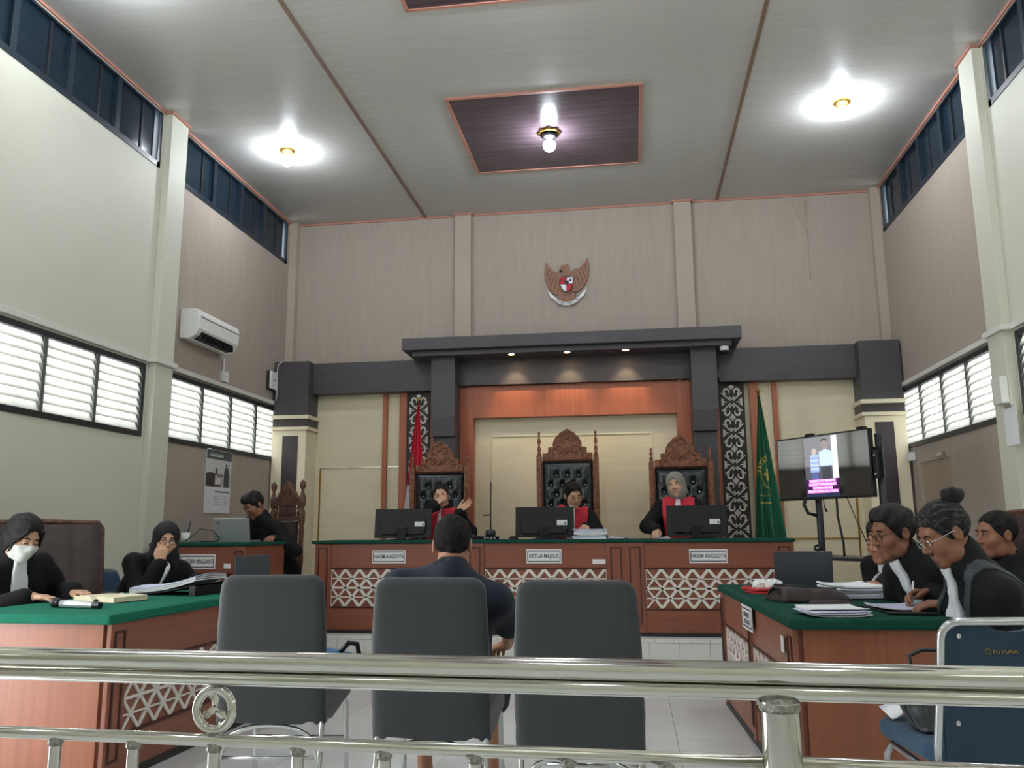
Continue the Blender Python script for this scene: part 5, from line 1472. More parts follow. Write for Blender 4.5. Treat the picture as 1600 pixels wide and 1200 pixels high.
def nets(fn, lo, hi, res):
    """surface nets: returns vertices, quads"""
    lo = np.asarray(lo, float); hi = np.asarray(hi, float)
    n = np.maximum(4, np.ceil((hi - lo) / res).astype(int) + 1)
    xs = [(lo[i] + res * np.arange(n[i])).astype(f32) for i in range(3)]
    G = np.stack(np.meshgrid(*xs, indexing='ij'), -1).reshape(-1, 3)
    F = fn(G).reshape(n)
    F[0] = F[-1] = 1; F[:, 0] = F[:, -1] = 1; F[:, :, 0] = F[:, :, -1] = 1      # always closed
    S = F < 0
    c = [S[a:n[0] - 1 + a, b:n[1] - 1 + b, d:n[2] - 1 + d] for a in (0, 1) for b in (0, 1) for d in (0, 1)]
    cnt = sum(x.astype(np.int8) for x in c)
    act = (cnt > 0) & (cnt < 8)
    idx = -np.ones(act.shape, int)
    cells = np.argwhere(act)
    if len(cells) == 0: return np.zeros((0, 3)), np.zeros((0, 4), int)
    idx[act] = np.arange(len(cells))
    acc = np.zeros((len(cells), 3)); num = np.zeros(len(cells))
    offs = [np.array(o) for o in ((0, 0, 0), (0, 0, 1), (0, 1, 0), (0, 1, 1), (1, 0, 0), (1, 0, 1), (1, 1, 0), (1, 1, 1))]
    for i in range(8):
        for ax in range(3):
            if offs[i][ax] == 1: continue
            e = offs[i].copy(); e[ax] = 1
            A = cells + offs[i]; B = cells + e
            fa = F[A[:, 0], A[:, 1], A[:, 2]]; fb = F[B[:, 0], B[:, 1], B[:, 2]]
            m = (fa < 0) != (fb < 0)
            t = fa[m] / (fa[m] - fb[m])
            p = A[m].astype(float); p[:, ax] += t
            acc[m] += p; num[m] += 1
    v = lo + res * (acc / num[:, None])
    quads = []
    for ax in range(3):
        u, w = (ax + 1) % 3, (ax + 2) % 3
        sl0 = [slice(None)] * 3; sl1 = [slice(None)] * 3
        sl0[ax] = slice(0, n[ax] - 1); sl1[ax] = slice(1, n[ax])
        a, b = S[tuple(sl0)], S[tuple(sl1)]
        for flip, mask in ((False, a & ~b), (True, ~a & b)):
            E = np.argwhere(mask)
            E = E[(E[:, u] > 0) & (E[:, w] > 0) & (E[:, u] < n[u] - 1) & (E[:, w] < n[w] - 1)]
            if len(E) == 0: continue
            def I(du, dw):
                q = E.copy(); q[:, u] -= du; q[:, w] -= dw
                return idx[q[:, 0], q[:, 1], q[:, 2]]
            Q = np.stack([I(1, 1), I(0, 1), I(0, 0), I(1, 0)], 1)
            quads.append(Q[:, ::-1] if flip else Q)
    q = np.concatenate(quads) if quads else np.zeros((0, 4), int)
    return v, q
def largest(v, q):
    """keep the largest connected piece of a surface"""
    if len(v) == 0: return v, q
    lab = np.arange(len(v))
    for _ in range(400):
        m = lab[q].min(1)
        new = lab.copy()
        for k in range(4): np.minimum.at(new, q[:, k], m)
        new = new[new]
        if (new == lab).all(): break
        lab = new
    ids, cnt = np.unique(lab, return_counts=True)
    keep = lab == ids[cnt.argmax()]
    idx = np.cumsum(keep) - 1
    q = q[keep[q[:, 0]]]
    return v[keep], idx[q]
def mesh_obj(name, parts, mats, parent=None, colour=None):
    """parts: list of (verts, faces, material index[, colours])"""
    V_, F_, M_, C_ = [], [], [], []
    o = 0
    for p in parts:
        v, f, mi = p[:3]
        V_.append(np.asarray(v, float)); M_ += [mi] * len(f)
        F_ += [tuple(int(i) + o for i in q) for q in f]
        C_.append(p[3] if len(p) > 3 else np.tile([0.5, 0.5, 0.5, 1.0], (len(v), 1)))
        o += len(v)
    me = bpy.data.meshes.new(name)
    me.from_pydata([tuple(x) for x in np.concatenate(V_)], [], F_)
    for k in mats: me.materials.append(MATS[k])
    me.polygons.foreach_set('material_index', M_)
    me.polygons.foreach_set('use_smooth', [True] * len(F_))
    if colour:
        c = me.color_attributes.new('Col', 'FLOAT_COLOR', 'POINT')
        c.data.foreach_set('color', np.concatenate(C_).astype(f32).ravel())
    me.update()
    ob = bpy.data.objects.new(name, me); COL.objects.link(ob)
    if parent is not None: ob.parent = parent
    return ob
def rotm(yaw, pitch, roll):
    """head frame -> body frame: yaw about z (+ turns the face to +x), pitch (+ looks down), roll (+ leans to +x)"""
    Rz = np.array(Matrix.Rotation(yaw, 3, 'Z')); Rx = np.array(Matrix.Rotation(pitch, 3, 'X')); Ry = np.array(Matrix.Rotation(roll, 3, 'Y'))
    return Rz @ Ry @ Rx

# ---- head in its own frame: face towards -y, z up, origin between the ears
def head_sdf(P, fem=False, jaw=1.0, closed=True, ears=True):
    d = ell(P, (0, 0.014, 0.036), (0.074, 0.093, 0.086))
    d = smin(d, ell(P, (0, -0.022, -0.036), (0.061 * jaw, 0.070, 0.080)), 0.03)
    d = smin(d, ell(P, (0, -0.066, -0.098), (0.026 * jaw, 0.022, 0.020)), 0.03)
    for s in (-1, 1):
        d = smin(d, ell(P, (s * 0.040, -0.056, -0.026), (0.026, 0.024, 0.026)), 0.025)      # cheek bones
        d = smin(d, ell(P, (s * 0.045 * jaw, -0.012, -0.078), (0.020, 0.03, 0.026)), 0.03)   # jaw corners
    d = smin(d, cap(P, (-0.034, -0.070, 0.028), (0.034, -0.070, 0.028), 0.012), 0.016)    # brow
    for s in (-1, 1):                                                                       # eye sockets
        d = smax(d, -ell(P, (s * 0.031, -0.098, 0.006), (0.020, 0.016, 0.0135)), 0.012)
        d = smin(d, ell(P, (s * 0.031, -0.0755, 0.005), (0.0165, 0.0125, 0.0115)), 0.004)   # lids
    d = smin(d, cap(P, (0, -0.086, 0.014), (0, -0.104, -0.026), 0.0065, 0.0105), 0.010)      # nose
    for s in (-1, 1):
        d = smin(d, ell(P, (s * 0.012, -0.094, -0.031), (0.009, 0.011, 0.008)), 0.006)
    d = smin(d, cap(P, (-0.017, -0.0845, -0.060), (0.017, -0.0845, -0.060), 0.0062), 0.006)   # lips
    d = smin(d, cap(P, (-0.014, -0.083, -0.0715), (0.014, -0.083, -0.0715), 0.0068), 0.006)
    d = smax(d, -cap(P, (-0.021, -0.0925, -0.0658), (0.021, -0.0925, -0.0658), 0.0024), 0.003)
    if ears:
        for s in (-1, 1):
            e = ell(P, (s * 0.077, 0.014, -0.004), (0.010, 0.019, 0.031))
            e = smax(e, -ell(P, (s * 0.088, 0.010, -0.002), (0.008, 0.011, 0.018)), 0.006)
            d = smin(d, e, 0.008)
    return d
def head_colour(v, skin, beard=0.0, lips=(150, 84, 78)):
    c = np.tile(np.array(srgb(*skin)), (len(v), 1))
    def mix(m, rgb):
        c[:, :3] = c[:, :3] * (1 - m[:, None]) + np.array(srgb(*rgb)[:3]) * m[:, None]
    x, y, z = v[:, 0], v[:, 1], v[:, 2]
    m = np.exp(-((x / 0.020) ** 4 + ((z + 0.066) / 0.0105) ** 4)) * (y < -0.07)
    mix(0.75 * m, lips)
    if beard:
        m = beard * np.exp(-(((np.abs(x)) / 0.024) ** 4 + ((z + 0.048) / 0.006) ** 4)) * (y < -0.07)
        m = m + 0.8 * beard * np.exp(-((x / 0.018) ** 4 + ((z + 0.094) / 0.018) ** 4)) * (y < -0.06)
        mix(np.clip(m, 0, 1), (44, 38, 36))
    for s in (-1, 1):
        m = np.exp(-(((x - s * 0.040) / 0.022) ** 2 + ((z + 0.03) / 0.02) ** 2)) * (y < -0.04)
        mix(0.16 * m, (190, 96, 84))
    return c
def sphere_np(c, r, n=14):
    b = MB().sphere(c, r, n); return np.array(b.v), b.f
def tube_np(pts, r, n=8):
    b = MB().tube(pts, r, n); return np.array([tuple(p) for p in b.v]), b.f
FINGERS = ((-0.030, 0.086, 0.92), (-0.010, 0.092, 1.04), (0.010, 0.088, 0.98), (0.028, 0.078, 0.80))
def hand_caps(W, D, N, right, curl=0.35, spread=0.12, thumb=0.5, scale=1.0):
    """list of capsules for a hand: W wrist, D finger direction, N palm normal"""
    W = np.asarray(W, float); D = nrm(D); N = np.asarray(N, float); N = nrm(N - D * (N @ D))
    X = np.cross(D, N) if right else np.cross(N, D)        # towards the thumb
    out = []
    k = scale
    cu = curl if isinstance(curl, (list, tuple)) else [curl] * 4
    for i, (off, plen, fl) in enumerate(FINGERS):
        kn = W + k * (D * plen - X * off)
        out.append((W + k * (D * 0.012 - X * off * 0.55), kn, 0.0145 * k, 0.0115 * k, 0))
        a = cu[i]; base = kn; dir0 = nrm(D - X * off * spread * 12)
        ang = 0.0
        for L, r1, r2, w in ((0.042, 0.0098, 0.0088, 0.8), (0.026, 0.0088, 0.0080, 1.1), (0.021, 0.0080, 0.0068, 0.8)):
            ang += a * w
            dd = nrm(dir0 * math.cos(ang) + N * math.sin(ang))
            e = base + dd * L * fl * k
            out.append((base, e, r1 * k, r2 * k, 1)); base = e
    b0 = W + k * (D * 0.022 + X * 0.024); b1 = W + k * (D * 0.056 + X * 0.046 + N * 0.012)
    out.append((W + k * D * 0.012 + k * X * 0.012, b0, 0.016 * k, 0.0155 * k, 0))
    out.append((b0, b1, 0.0150 * k, 0.0115 * k, 0))
    td = nrm(D * (1 - 0.3 * thumb) + X * 0.45 * (1 - thumb) + N * 0.55 * thumb - X * 0.35 * thumb)
    b2 = b1 + td * 0.030 * k; b3 = b2 + nrm(td - X * 0.35 * thumb) * 0.024 * k
    out.append((b1, b2, 0.0108 * k, 0.0095 * k, 1)); out.append((b2, b3, 0.0095 * k, 0.0075 * k, 1))
    return out
def hand_mesh(caps, forearm, res=0.0042):
    pts = np.array([c[0] for c in caps] + [c[1] for c in caps])
    lo = pts.min(0) - 0.03; hi = pts.max(0) + 0.03
    def fn(P):
        d = None
        for a, b, r1, r2, fing in caps:
            e = cap(P, a, b, r1, r2)
            d = e if d is None else smin(d, e, 0.006 if fing else 0.014)
        if forearm is not None:
            d = smin(d, cap(P, forearm[0], forearm[1], 0.034, 0.024), 0.015)
        return d
    return nets(fn, lo, hi, res)
def ik(S, W, pole, l1=0.29, l2=0.255):
    S = np.asarray(S, float); W = np.asarray(W, float)
    d = W - S; L = np.linalg.norm(d)
    if L > (l1 + l2) * 0.995:
        k = L / ((l1 + l2) * 0.995); l1 *= k; l2 *= k
    a = (l1 * l1 - l2 * l2 + L * L) / (2 * L); h = math.sqrt(max(0, l1 * l1 - a * a))
    u = d / L; p = np.asarray(pole, float); p = nrm(p - u * (p @ u))
    return S + u * a + p * h

def person(label, loc, rot, skin, head, hrot, pelvis=(0, 0.05, 0.50), hands=None, robe='robe', robe_mat='robe_black',
           hair='short', hair_mat='hair_black', bib=None, red=False, glasses=None, mask=False, hijab=None, beard=0.0, hs=1.0, jaw=1.0,
           legs=True, sh_w=0.185, res=0.0045, eyes='down', cuff=None, trim=False, knees=None, short_sleeve=False, bare=False, neck_off=(0, 0.025, -0.070), seat_h=0.5, rres=0.013, brow=(30, 26, 26)):
    """loc/rot place the figure; head, hands are WORLD points; local frame faces -y"""
    Mw = T(*loc) @ rot_z(rot)
    Mi = Mw.inverted()
    def L(p): return np.array(Mi @ Vector(p))
    def Ld(p): return np.array(Mi.to_3x3() @ Vector(p))
    Hc = L(head); R = rotm(*hrot)
    pel = np.array(pelvis, float)
    neck_top = Hc + R @ (np.array((0, 0.022, -0.055)) * hs)
    # base of the neck sits between head and pelvis
    up_dir = nrm(Hc - pel)
    base = Hc + np.array(neck_off) + R @ np.array((0, 0.045, -0.075)) * hs * 0.6
    base[2] = min(base[2], Hc[2] - 0.105 * hs)
    sp = nrm(base - pel)
    nd = nrm(neck_top - base)
    nl = float(np.linalg.norm(neck_top - base))
    fwd_ = nrm(np.array((0, -1, 0)) - sp * (np.array((0, -1, 0)) @ sp))
    lat = np.cross(fwd_, sp) * -1.0
    if lat[0] < 0: lat = -lat
    sh = {s: base - sp * 0.092 + lat * s * sh_w + np.array((0, 0.005, 0)) for s in (-1, 1)}
    # hands: dict side -> dict(W, D, N, curl, thumb, pole)
    arms = {}
    for s in (-1, 1):
        h = (hands or {}).get(s)
        if h is None:
            W = pel + np.array((s * 0.12, -0.30, 0.13)); D = V(-s * 0.35, -0.9, -0.1); N = V(0, 0, -1); pole = V(s * 1.0, 0.3, -0.5); cu, th = 0.35, 0.3
        else:
            W = L(h['W']); D = Ld(h['D']); N = Ld(h['N']); pole = np.array(h.get('pole', (s * 0.8, 0.2, -0.9)), float); cu, th = h.get('curl', 0.35), h.get('thumb', 0.4)
        E = ik(sh[s], W, pole)
        arms[s] = (sh[s], E, W, D, N, cu, th)
    kn = {}; an = {}
    for s in (-1, 1):
        kn[s] = pel + np.array((s * 0.11, -0.40, 0.0)); an[s] = np.array((kn[s][0], kn[s][1] - 0.02, 0.075 - 0.0))
        if knees: kn[s] = np.array(knees[s], float); an[s] = np.array((kn[s][0], kn[s][1] - 0.0, 0.075))
    # ---------------- body (skin)
    parts = []
    Ri = R.T
    def toh(P): return ((P - Hc.astype(f32)) @ R.astype(f32)) / f32(hs)
    def headfn(P):
        d = head_sdf(toh(P), jaw=jaw, ears=(hijab is None)) * f32(hs)
        d = smin(d, cap(P, neck_top, base, 0.050 * hs, 0.055 * hs), 0.022)
        return d
    v, q = nets(headfn, np.minimum(Hc - 0.155 * hs, base - 0.05), np.maximum(Hc + 0.155 * hs, base + 0.05), res)
    vh = (v - Hc) @ R / hs
    parts.append((v, q, 0, head_colour(vh, skin, beard)))
    def hp(p): return tuple(Hc + R @ (np.array(p) * hs))
    if not mask or True:
        for s in (-1, 1):
            b_ = [hp((s * (0.014 + 0.036 * i / 5), -0.0905 + 0.010 * (i / 5) ** 2 + 0.002, 0.0245 + 0.006 * math.sin(PI * i / 5.5) - (0.004 if i == 5 else 0))) for i in range(6)]
            tv, tf = tube_np(b_, [0.0022, 0.0034, 0.0036, 0.0034, 0.0028, 0.0016] if hs else 0.003, 6); parts.append((tv, tf, 2))
            if eyes == 'open':
                ev, ef = sphere_np(hp((s * 0.031, -0.0790, 0.0035)), 0.0100 * hs, 12); parts.append((ev, ef, 1))
                ev, ef = sphere_np(hp((s * 0.031 , -0.0865, 0.0035)), 0.0046 * hs, 10); parts.append((ev, ef, 3))
                lid = [hp((s * (0.018 + 0.026 * i / 4), -0.0885 + 0.006 * abs(i / 4 - .4), 0.0085 + 0.0028 * math.sin(PI * i / 4))) for i in range(5)]
                tv, tf = tube_np(lid, 0.0017, 6); parts.append((tv, tf, 2))
            else:
                lid = [hp((s * (0.018 + 0.027 * i / 4), -0.0882 + 0.007 * abs(i / 4 - .4), 0.0015 - 0.0022 * math.sin(PI * i / 4))) for i in range(5)]
                tv, tf = tube_np(lid, 0.0016, 6); parts.append((tv, tf, 2))
    for s in (-1, 1):
        S_, E_, W_, D_, N_, cu, th = arms[s]
        hcap = hand_caps(W_, D_, N_, s < 0, cu, 0.12, th, 0.96 * hs)
        hv, hq = hand_mesh(hcap, (W_ + (E_ - W_) * 0.35, W_ + nrm(D_) * 0.012), 0.0042 if res < 0.0055 else 0.0050)
        parts.append((hv, hq, 0, np.tile(np.array(srgb(*skin)), (len(hv), 1))))
    def bodyfn(P):
        d = cap(P, base - sp * 0.07, pel + np.array((0, 0, 0.05)), 0.045, 0.10)
        d = smin(d, cap(P, sh[-1] * .8 + sh[1] * .2 - sp * .03, sh[1] * .8 + sh[-1] * .2 - sp * .03, 0.035), 0.03)
        d = smin(d, cap(P, base - sp * 0.16, pel, 0.07, 0.10), 0.05)
        for s in (-1, 1):
            S_, E_, W_ = arms[s][:3]
            d = smin(d, cap(P, S_, E_, 0.048, 0.040), 0.03); d = smin(d, cap(P, E_, W_, 0.040, 0.026), 0.015)
            d = smin(d, cap(P, pel + np.array((s * .09, 0, 0)), kn[s], 0.075, 0.055), 0.03)
            d = smin(d, cap(P, kn[s], an[s], 0.050, 0.034), 0.015)
            d = smin(d, cap(P, an[s] + np.array((0, 0.02, -0.045)), an[s] + np.array((s * 0.015, -0.15, -0.050)), 0.033, 0.026), 0.015)
        return d
    allp = np.array([Hc, base, pel, *[kn[s] for s in kn], *[an[s] + np.array((0, -0.16, -0.1)) for s in an], *[a[1] for a in arms.values()], *[a[2] for a in arms.values()], *sh.values()])
    lo, hi = allp.min(0) - 0.16, allp.max(0) + 0.16
    v, q = nets(bodyfn, lo, hi, 0.020 if not bare else 0.014)
    parts.append((v, q, 0, np.tile(np.array(srgb(*skin)), (len(v), 1))))
    MATS.setdefault('brow_hair', MATS['hair_black'])
    ob = mesh_obj('person', parts, ['skin', 'eye_white', 'hair_black', 'iris'], None, True)
    ob.matrix_world = Mw
    tag(ob, label, 'person', 'people in the courtroom')

    # ---------------- garment
    def fold(P, A=0.006):
        x, y, z = P[:, 0], P[:, 1], P[:, 2]
        w = np.sin(11 * x + 5 * z + 2.2 * np.sin(6 * y)) + 0.7 * np.sin(23 * z - 9 * y + 1.7 * np.sin(9 * x)) + 0.5 * np.sin(31 * x - 17 * z)
        return A * w * 0.6
    ck = np.array
    def torso(P, g=0.0):
        c1 = base - sp * 0.20; c2 = pel + np.array((0, 0, 0.02))
        d = cap(P, sh[-1] * .93 + sh[1] * .07, sh[1] * .93 + sh[-1] * .07, 0.064 + g)
        for s in (-1, 1): d = smin(d, cap(P, base - sp * 0.015 + lat * s * 0.02, sh[s] - lat * s * 0.02, 0.056 + g, 0.056 + g), 0.03)
        for s in (-1, 1):
            d = smin(d, cap(P, c1 + lat * s * 0.085 + fwd_ * 0.01, c2 + lat * s * 0.085, 0.118 + g, 0.135 + g), 0.06)
        d = smin(d, cap(P, base - sp * 0.03, base - sp * 0.10, 0.070 + g, 0.10 + g), 0.06)
        return d
    def sleeves(P):
        d = None
        for s in (-1, 1):
            S_, E_, W_ = arms[s][:3]
            if short_sleeve:
                e = cap(P, S_, S_ + (E_ - S_) * 0.80, 0.064, 0.072)
            else:
                wide = 0.060 if robe == 'robe' else 0.046
                e = smin(cap(P, S_, E_, 0.066, 0.068 if robe == 'robe' else 0.056), cap(P, E_, E_ + (W_ - E_) * 0.90, 0.068 if robe == 'robe' else 0.056, wide), 0.03)
            d = e if d is None else np.minimum(d, e)
        return d
    def lower(P):
        d = None
        for s in (-1, 1):
            e = smin(cap(P, pel + np.array((s * .09, 0, 0)), kn[s], 0.105, 0.085), cap(P, kn[s], kn[s] + (an[s] - kn[s]) * (0.85 if not bare else 0.25), 0.080, 0.075), 0.04)
            d = e if d is None else smin(d, e, 0.05 if robe == 'robe' else 0.01)
        return d
    def robefn0(P):
        return smin(torso(P), sleeves(P), 0.045)
    def collar_cut(P):
        return cap(P, base + nd * (0.040 if robe == 'robe' else 0.012) + fwd_ * 0.006, base + nd * 0.24, 0.0545 if robe == 'robe' else 0.060, 0.075)
    def robefn(P):
        d = robefn0(P)
        if robe == 'robe': d = smin(d, lower(P), 0.06)
        # standing collar
        d = smin(d, cap(P, base - sp * 0.02, base + nd * (min(0.045, nl * 0.6) if robe == 'robe' else 0.012), 0.076, 0.067), 0.03)
        d = smax(d, -collar_cut(P), 0.008)
        return d + fold(P, 0.0085 if robe == 'robe' else 0.006)
    v, q = nets(robefn, lo, hi, rres)
    mesh_obj('robe' if robe == 'robe' else 'shirt', [(v, q, 0)], [robe_mat], ob)
    if robe != 'robe':
        def trf(P): return lower(P) + fold(P, 0.004)
        l2, h2 = np.array(lo), np.array(hi); h2[2] = pel[2] + 0.25
        v, q = nets(trf, l2, h2, 0.014); mesh_obj('trousers' if not bare else 'shorts', [(v, q, 0)], ['trouser_dark'], ob)
    # shoes
    for s in (-1, 1):
        if bare: break
        v, q = nets(lambda P: cap(P, an[s] + np.array((0, 0.03, -0.042)), an[s] + np.array((s * 0.015, -0.17, -0.048)), 0.042, 0.034), an[s] - 0.25, an[s] + np.array((0.25, 0.2, 0.12)), 0.012)
        mesh_obj('shoe', [(v, q, 0)], ['black_plastic'], ob)
    def shell(name, m, off, region, res_=0.007, lo2=None, hi2=None, inner=0.006):
        def fn(P):
            d = robefn(P)
            return smax(smax(d - f32(off), -(d + f32(inner)), 0.002), region(P), 0.004)
        mid = base - sp * 0.18 + fwd_ * 0.06; half = np.array((0.26, 0.26, 0.26)) if lo2 is None else lo2
        v, q = nets(fn, mid - half, mid + half, res_)
        v, q = largest(v, q)
        if len(v): mesh_obj(name, [(v, q, 0)], [m], ob)
    def tors(P):
        q = P - base.astype(f32)
        return q @ lat.astype(f32), q @ sp.astype(f32), q @ fwd_.astype(f32)
    if red:
        def reg(P):
            x, z, y = tors(P)
            outer = np.abs(x) - (0.155 + 0.10 * np.clip(z + 0.10, -0.4, 0.03))
            inner = 0.030 - np.abs(x)
            r = np.maximum(np.maximum(outer, -y - 0.01), np.maximum(z - 0.012, -0.42 - z))
            return np.maximum(r, -cap(P, base - sp * .03, base + sp * .2, 0.082))
        shell('red_yoke', 'red_cloth', 0.009, reg, 0.008)
    if trim:
        def reg(P):
            x, z, y = tors(P)
            return np.maximum(np.maximum(np.abs(np.abs(x) - 0.100) - 0.020, z - 0.08), -0.40 - z)
        for sd_ in (-1, 1):
            shell('grey_trim', 'robe_trim', 0.008, lambda P, sd_=sd_: np.maximum(reg(P), -sd_ * tors(P)[0]), 0.009, np.array((0.30, 0.34, 0.30)))
    if bib:
        bw0, bw1, bl = bib
        def reg(P):
            x, z, y = tors(P)
            w = bw0 + (bw1 - bw0) * np.clip(-z / bl, 0, 1)
            return np.maximum(np.maximum(np.abs(x) - w, -y), np.maximum(z - 0.030, -bl - z))
        shell('white_bib', 'white_cloth', 0.016, reg, 0.007)
    if cuff:
        for s, m in cuff.items():
            S_, E_, W_ = arms[s][:3]
            a = E_ + (W_ - E_) * 0.80; c = E_ + (W_ - E_) * 1.0
            v, q = nets(lambda P: np.maximum(cap(P, a, c, 0.043, 0.040), -cap(P, c, c + (c - a), 0.036, 0.036)), np.minimum(a, c) - 0.08, np.maximum(a, c) + 0.08, 0.007)
            mesh_obj('cuff', [(v, q, 0)], [m], ob)
    # ---------------- hair and headwear, in the head frame
    hb0, hb1 = Hc - 0.185 * hs, Hc + 0.185 * hs
    def hnoise(Q, A):
        x, y, z = Q[:, 0], Q[:, 1], Q[:, 2]
        return A * (np.sin(60 * x + 22 * z + 2 * np.sin(35 * y)) + np.sin(85 * z - 40 * y + 2 * np.sin(50 * x)) + 0.7 * np.sin(140 * x + 60 * y)) / 2.5
    def make_hair(fn, name='hair', m=hair_mat, res_=None, a=hb0, c=hb1):
        v, q = nets(lambda P: fn(toh(P)) * f32(hs), a, c, res_ or max(res, 0.0045))
        if len(v): mesh_obj(name, [(v, q, 0)], [m], ob)
    def scalp(Q, off): return ell(Q, (0, 0.016, 0.036), (0.074 + off, 0.093 + off, 0.086 + off))
    def ear_cut(d, Q):
        for s in (-1, 1):
            d = smax(d, -ell(Q, (s * 0.082, 0.012, -0.010), (0.020, 0.022, 0.034)), 0.006)
        return d
    def hairline(Q, zf, drop, nape=-0.085, temple=0.5):
        """>0 where skin must stay bare: forehead, temples, cheeks, nape"""
        x, y, z = np.abs(Q[:, 0]), Q[:, 1], Q[:, 2]
        jag = 0.004 * np.sin(160 * Q[:, 0]) + 0.003 * np.sin(95 * y + 60 * z)
        front = zf - temple * np.clip(x - 0.030, 0, 1) - drop * np.clip(y + 0.062, 0, 1)
        front = np.maximum(front, -0.022)                         # sideburn
        back = np.maximum(-2.6 * np.clip(y - 0.020, 0, 1), nape)
        lim = np.where(y < 0.020, np.maximum(front, -0.022), np.minimum(-0.022, back))
        return (lim - z + jag).astype(f32)
    if hair == 'short':
        def fn(Q):
            d = scalp(Q, 0.013)
            d = smin(d, ell(Q, (0, -0.020, 0.082), (0.062, 0.070, 0.052)), 0.02) + hnoise(Q, 0.0055)
            return ear_cut(smax(d, hairline(Q, 0.072, 1.6) * 0.75, 0.008), Q)
        make_hair(fn)
    elif hair == 'cropped':
        def fn(Q):
            d = scalp(Q, 0.0070) + hnoise(Q, 0.0026)
            return ear_cut(smax(d, hairline(Q, 0.074, 1.7, -0.080) * 0.75, 0.008), Q)
        make_hair(fn)
    elif hair == 'topknot':
        def fn(Q):
            d = scalp(Q, 0.010) + hnoise(Q, 0.0035)
            return ear_cut(smax(d, hairline(Q, 0.066, 1.5, -0.09) * 0.75, 0.008), Q)
        make_hair(fn)
        def knot(Q):
            d = ell(Q, (0, 0.108, 0.115), (0.040, 0.044, 0.038)) + hnoise(Q, 0.009)
            return smin(d, cap(Q, (0, 0.075, 0.085), (0, 0.10, 0.11), 0.03, 0.025), 0.02)
        make_hair(knot, 'topknot', 'hair_black', None, Hc - 0.24 * hs, Hc + 0.24 * hs)
    elif hair == 'bob':
        def fn(Q):
            x, y, z = Q[:, 0], Q[:, 1], Q[:, 2]
            d = scalp(Q, 0.018)
            d = smin(d, ell(Q, (0, 0.050, -0.025), (0.084, 0.058, 0.092)), 0.03)
            for s in (-1, 1):
                d = smin(d, ell(Q, (s * 0.072, 0.014, -0.020), (0.018, 0.036, 0.070)), 0.02)
            d = d + hnoise(Q, 0.0055) + 0.004 * np.sin(110 * x + 30 * y) * (z < 0.03)
            face = ell(Q, (0.006, -0.120, -0.004), (0.070, 0.094, 0.088))
            d = smax(smax(d, -face, 0.010), -(z + 0.105 + 0.2 * np.clip(-y, 0, 1) + 0.006 * np.sin(120 * x)), 0.006)
            for s in (-1, 1):                                     # locks beside the face
                d = smin(d, cap(Q, (s * 0.045, -0.080, 0.070), (s * 0.080, -0.050, -0.015), 0.013, 0.008), 0.008)
                d = smin(d, cap(Q, (s * 0.080, -0.050, -0.015), (s * 0.078, -0.040, -0.075), 0.009, 0.004), 0.008)
            return d
        make_hair(fn)
    elif hair == 'tied':
        def fn(Q):
            d = scalp(Q, 0.010) + hnoise(Q, 0.002)
            d = smax(d, hairline(Q, 0.078, 1.1, -0.09, 0.8) * 0.75, 0.010)
            return smin(d, ell(Q, (0, 0.115, 0.0), (0.035, 0.03, 0.04)), 0.02)
        make_hair(fn)
    if hijab:
        def fn(P):
            Q = toh(P)
            d = scalp(Q, 0.020) * hs
            d = smin(d, ell(Q, (0, -0.004, -0.05), (0.082, 0.086, 0.105)) * hs, 0.03)
            d = smin(d, cap(P, neck_top, (base - sp * 0.03 + fwd_ * 0.02) if hijab[1] else (base + nd * 0.03), 0.078 * hs, 0.105 if hijab[1] else 0.074), 0.05)
            if hijab[1]: d = smin(d, cap(P, base + fwd_ * 0.03, base - sp * 0.12 + fwd_ * 0.05, 0.10, 0.09), 0.05)
            x, z = P[:, 0], P[:, 2]
            d = d + 0.0025 * np.sin(70 * z + 30 * x) * (z < Hc[2] - 0.06) + 0.0015 * np.sin(90 * x + 40 * z)
            d = smax(d, -ell(Q, (0, -0.105, -0.012), (0.056, 0.080, 0.082)) * hs, 0.010)
            return d
        v, q = nets(fn, np.minimum(Hc, base) - 0.22, np.maximum(Hc, base) + 0.20, 0.006)
        mesh_obj('headscarf', [(v, q, 0)], [hijab[0]], ob)
    if mask:
        def fn(P):
            Q = toh(P)
            d = head_sdf(Q, ears=False)
            d2 = smin(d - 0.006, ell(Q, (0, -0.074, -0.045), (0.042, 0.032, 0.046)), 0.02)
            reg = np.maximum(np.maximum(Q[:, 2] + 0.004 + 0.22 * np.abs(Q[:, 0]), -(Q[:, 2] + 0.120)), Q[:, 1] + 0.030)
            return smax(d2, reg.astype(f32), 0.004) * f32(hs)
        v, q = nets(fn, Hc - 0.17, Hc + 0.17, 0.0045)
        mk = mesh_obj('face_mask', [(v, q, 0)], ['mask_white'], ob)
        for s in (-1, 1):
            for (z0, z1) in ((-0.02, 0.02), (-0.095, -0.03)):
                tv, tf = tube_np([hp((s * 0.055, -0.035, z0 - 0.01)), hp((s * 0.074, -0.008, (z0 + z1) / 2)), hp((s * 0.083, 0.020, z1))], 0.0018, 6)
                mesh_obj('ear_loop', [(tv, tf, 0)], ['mask_white'], ob)
    if glasses:
        gm = glasses
        g = MB()
        for s in (-1, 1):
            g.tube([hp((s * 0.033 + 0.0225 * math.copysign(abs(math.cos(a)) ** .75, math.cos(a)), -0.101 + 0.35 * abs(s * 0.033 + 0.0225 * math.cos(a)) ** 2 * 6, 0.001 + 0.0175 * math.copysign(abs(math.sin(a)) ** .75, math.sin(a)))) for a in [2 * PI * i / 20 for i in range(20)]], 0.0019 * hs, 6, closed=True)
            g.tube([hp((s * 0.055, -0.095, 0.008)), hp((s * 0.074, -0.06, 0.010)), hp((s * 0.081, 0.005, 0.012)), hp((s * 0.080, 0.025, 0.002))], 0.0017 * hs, 6)
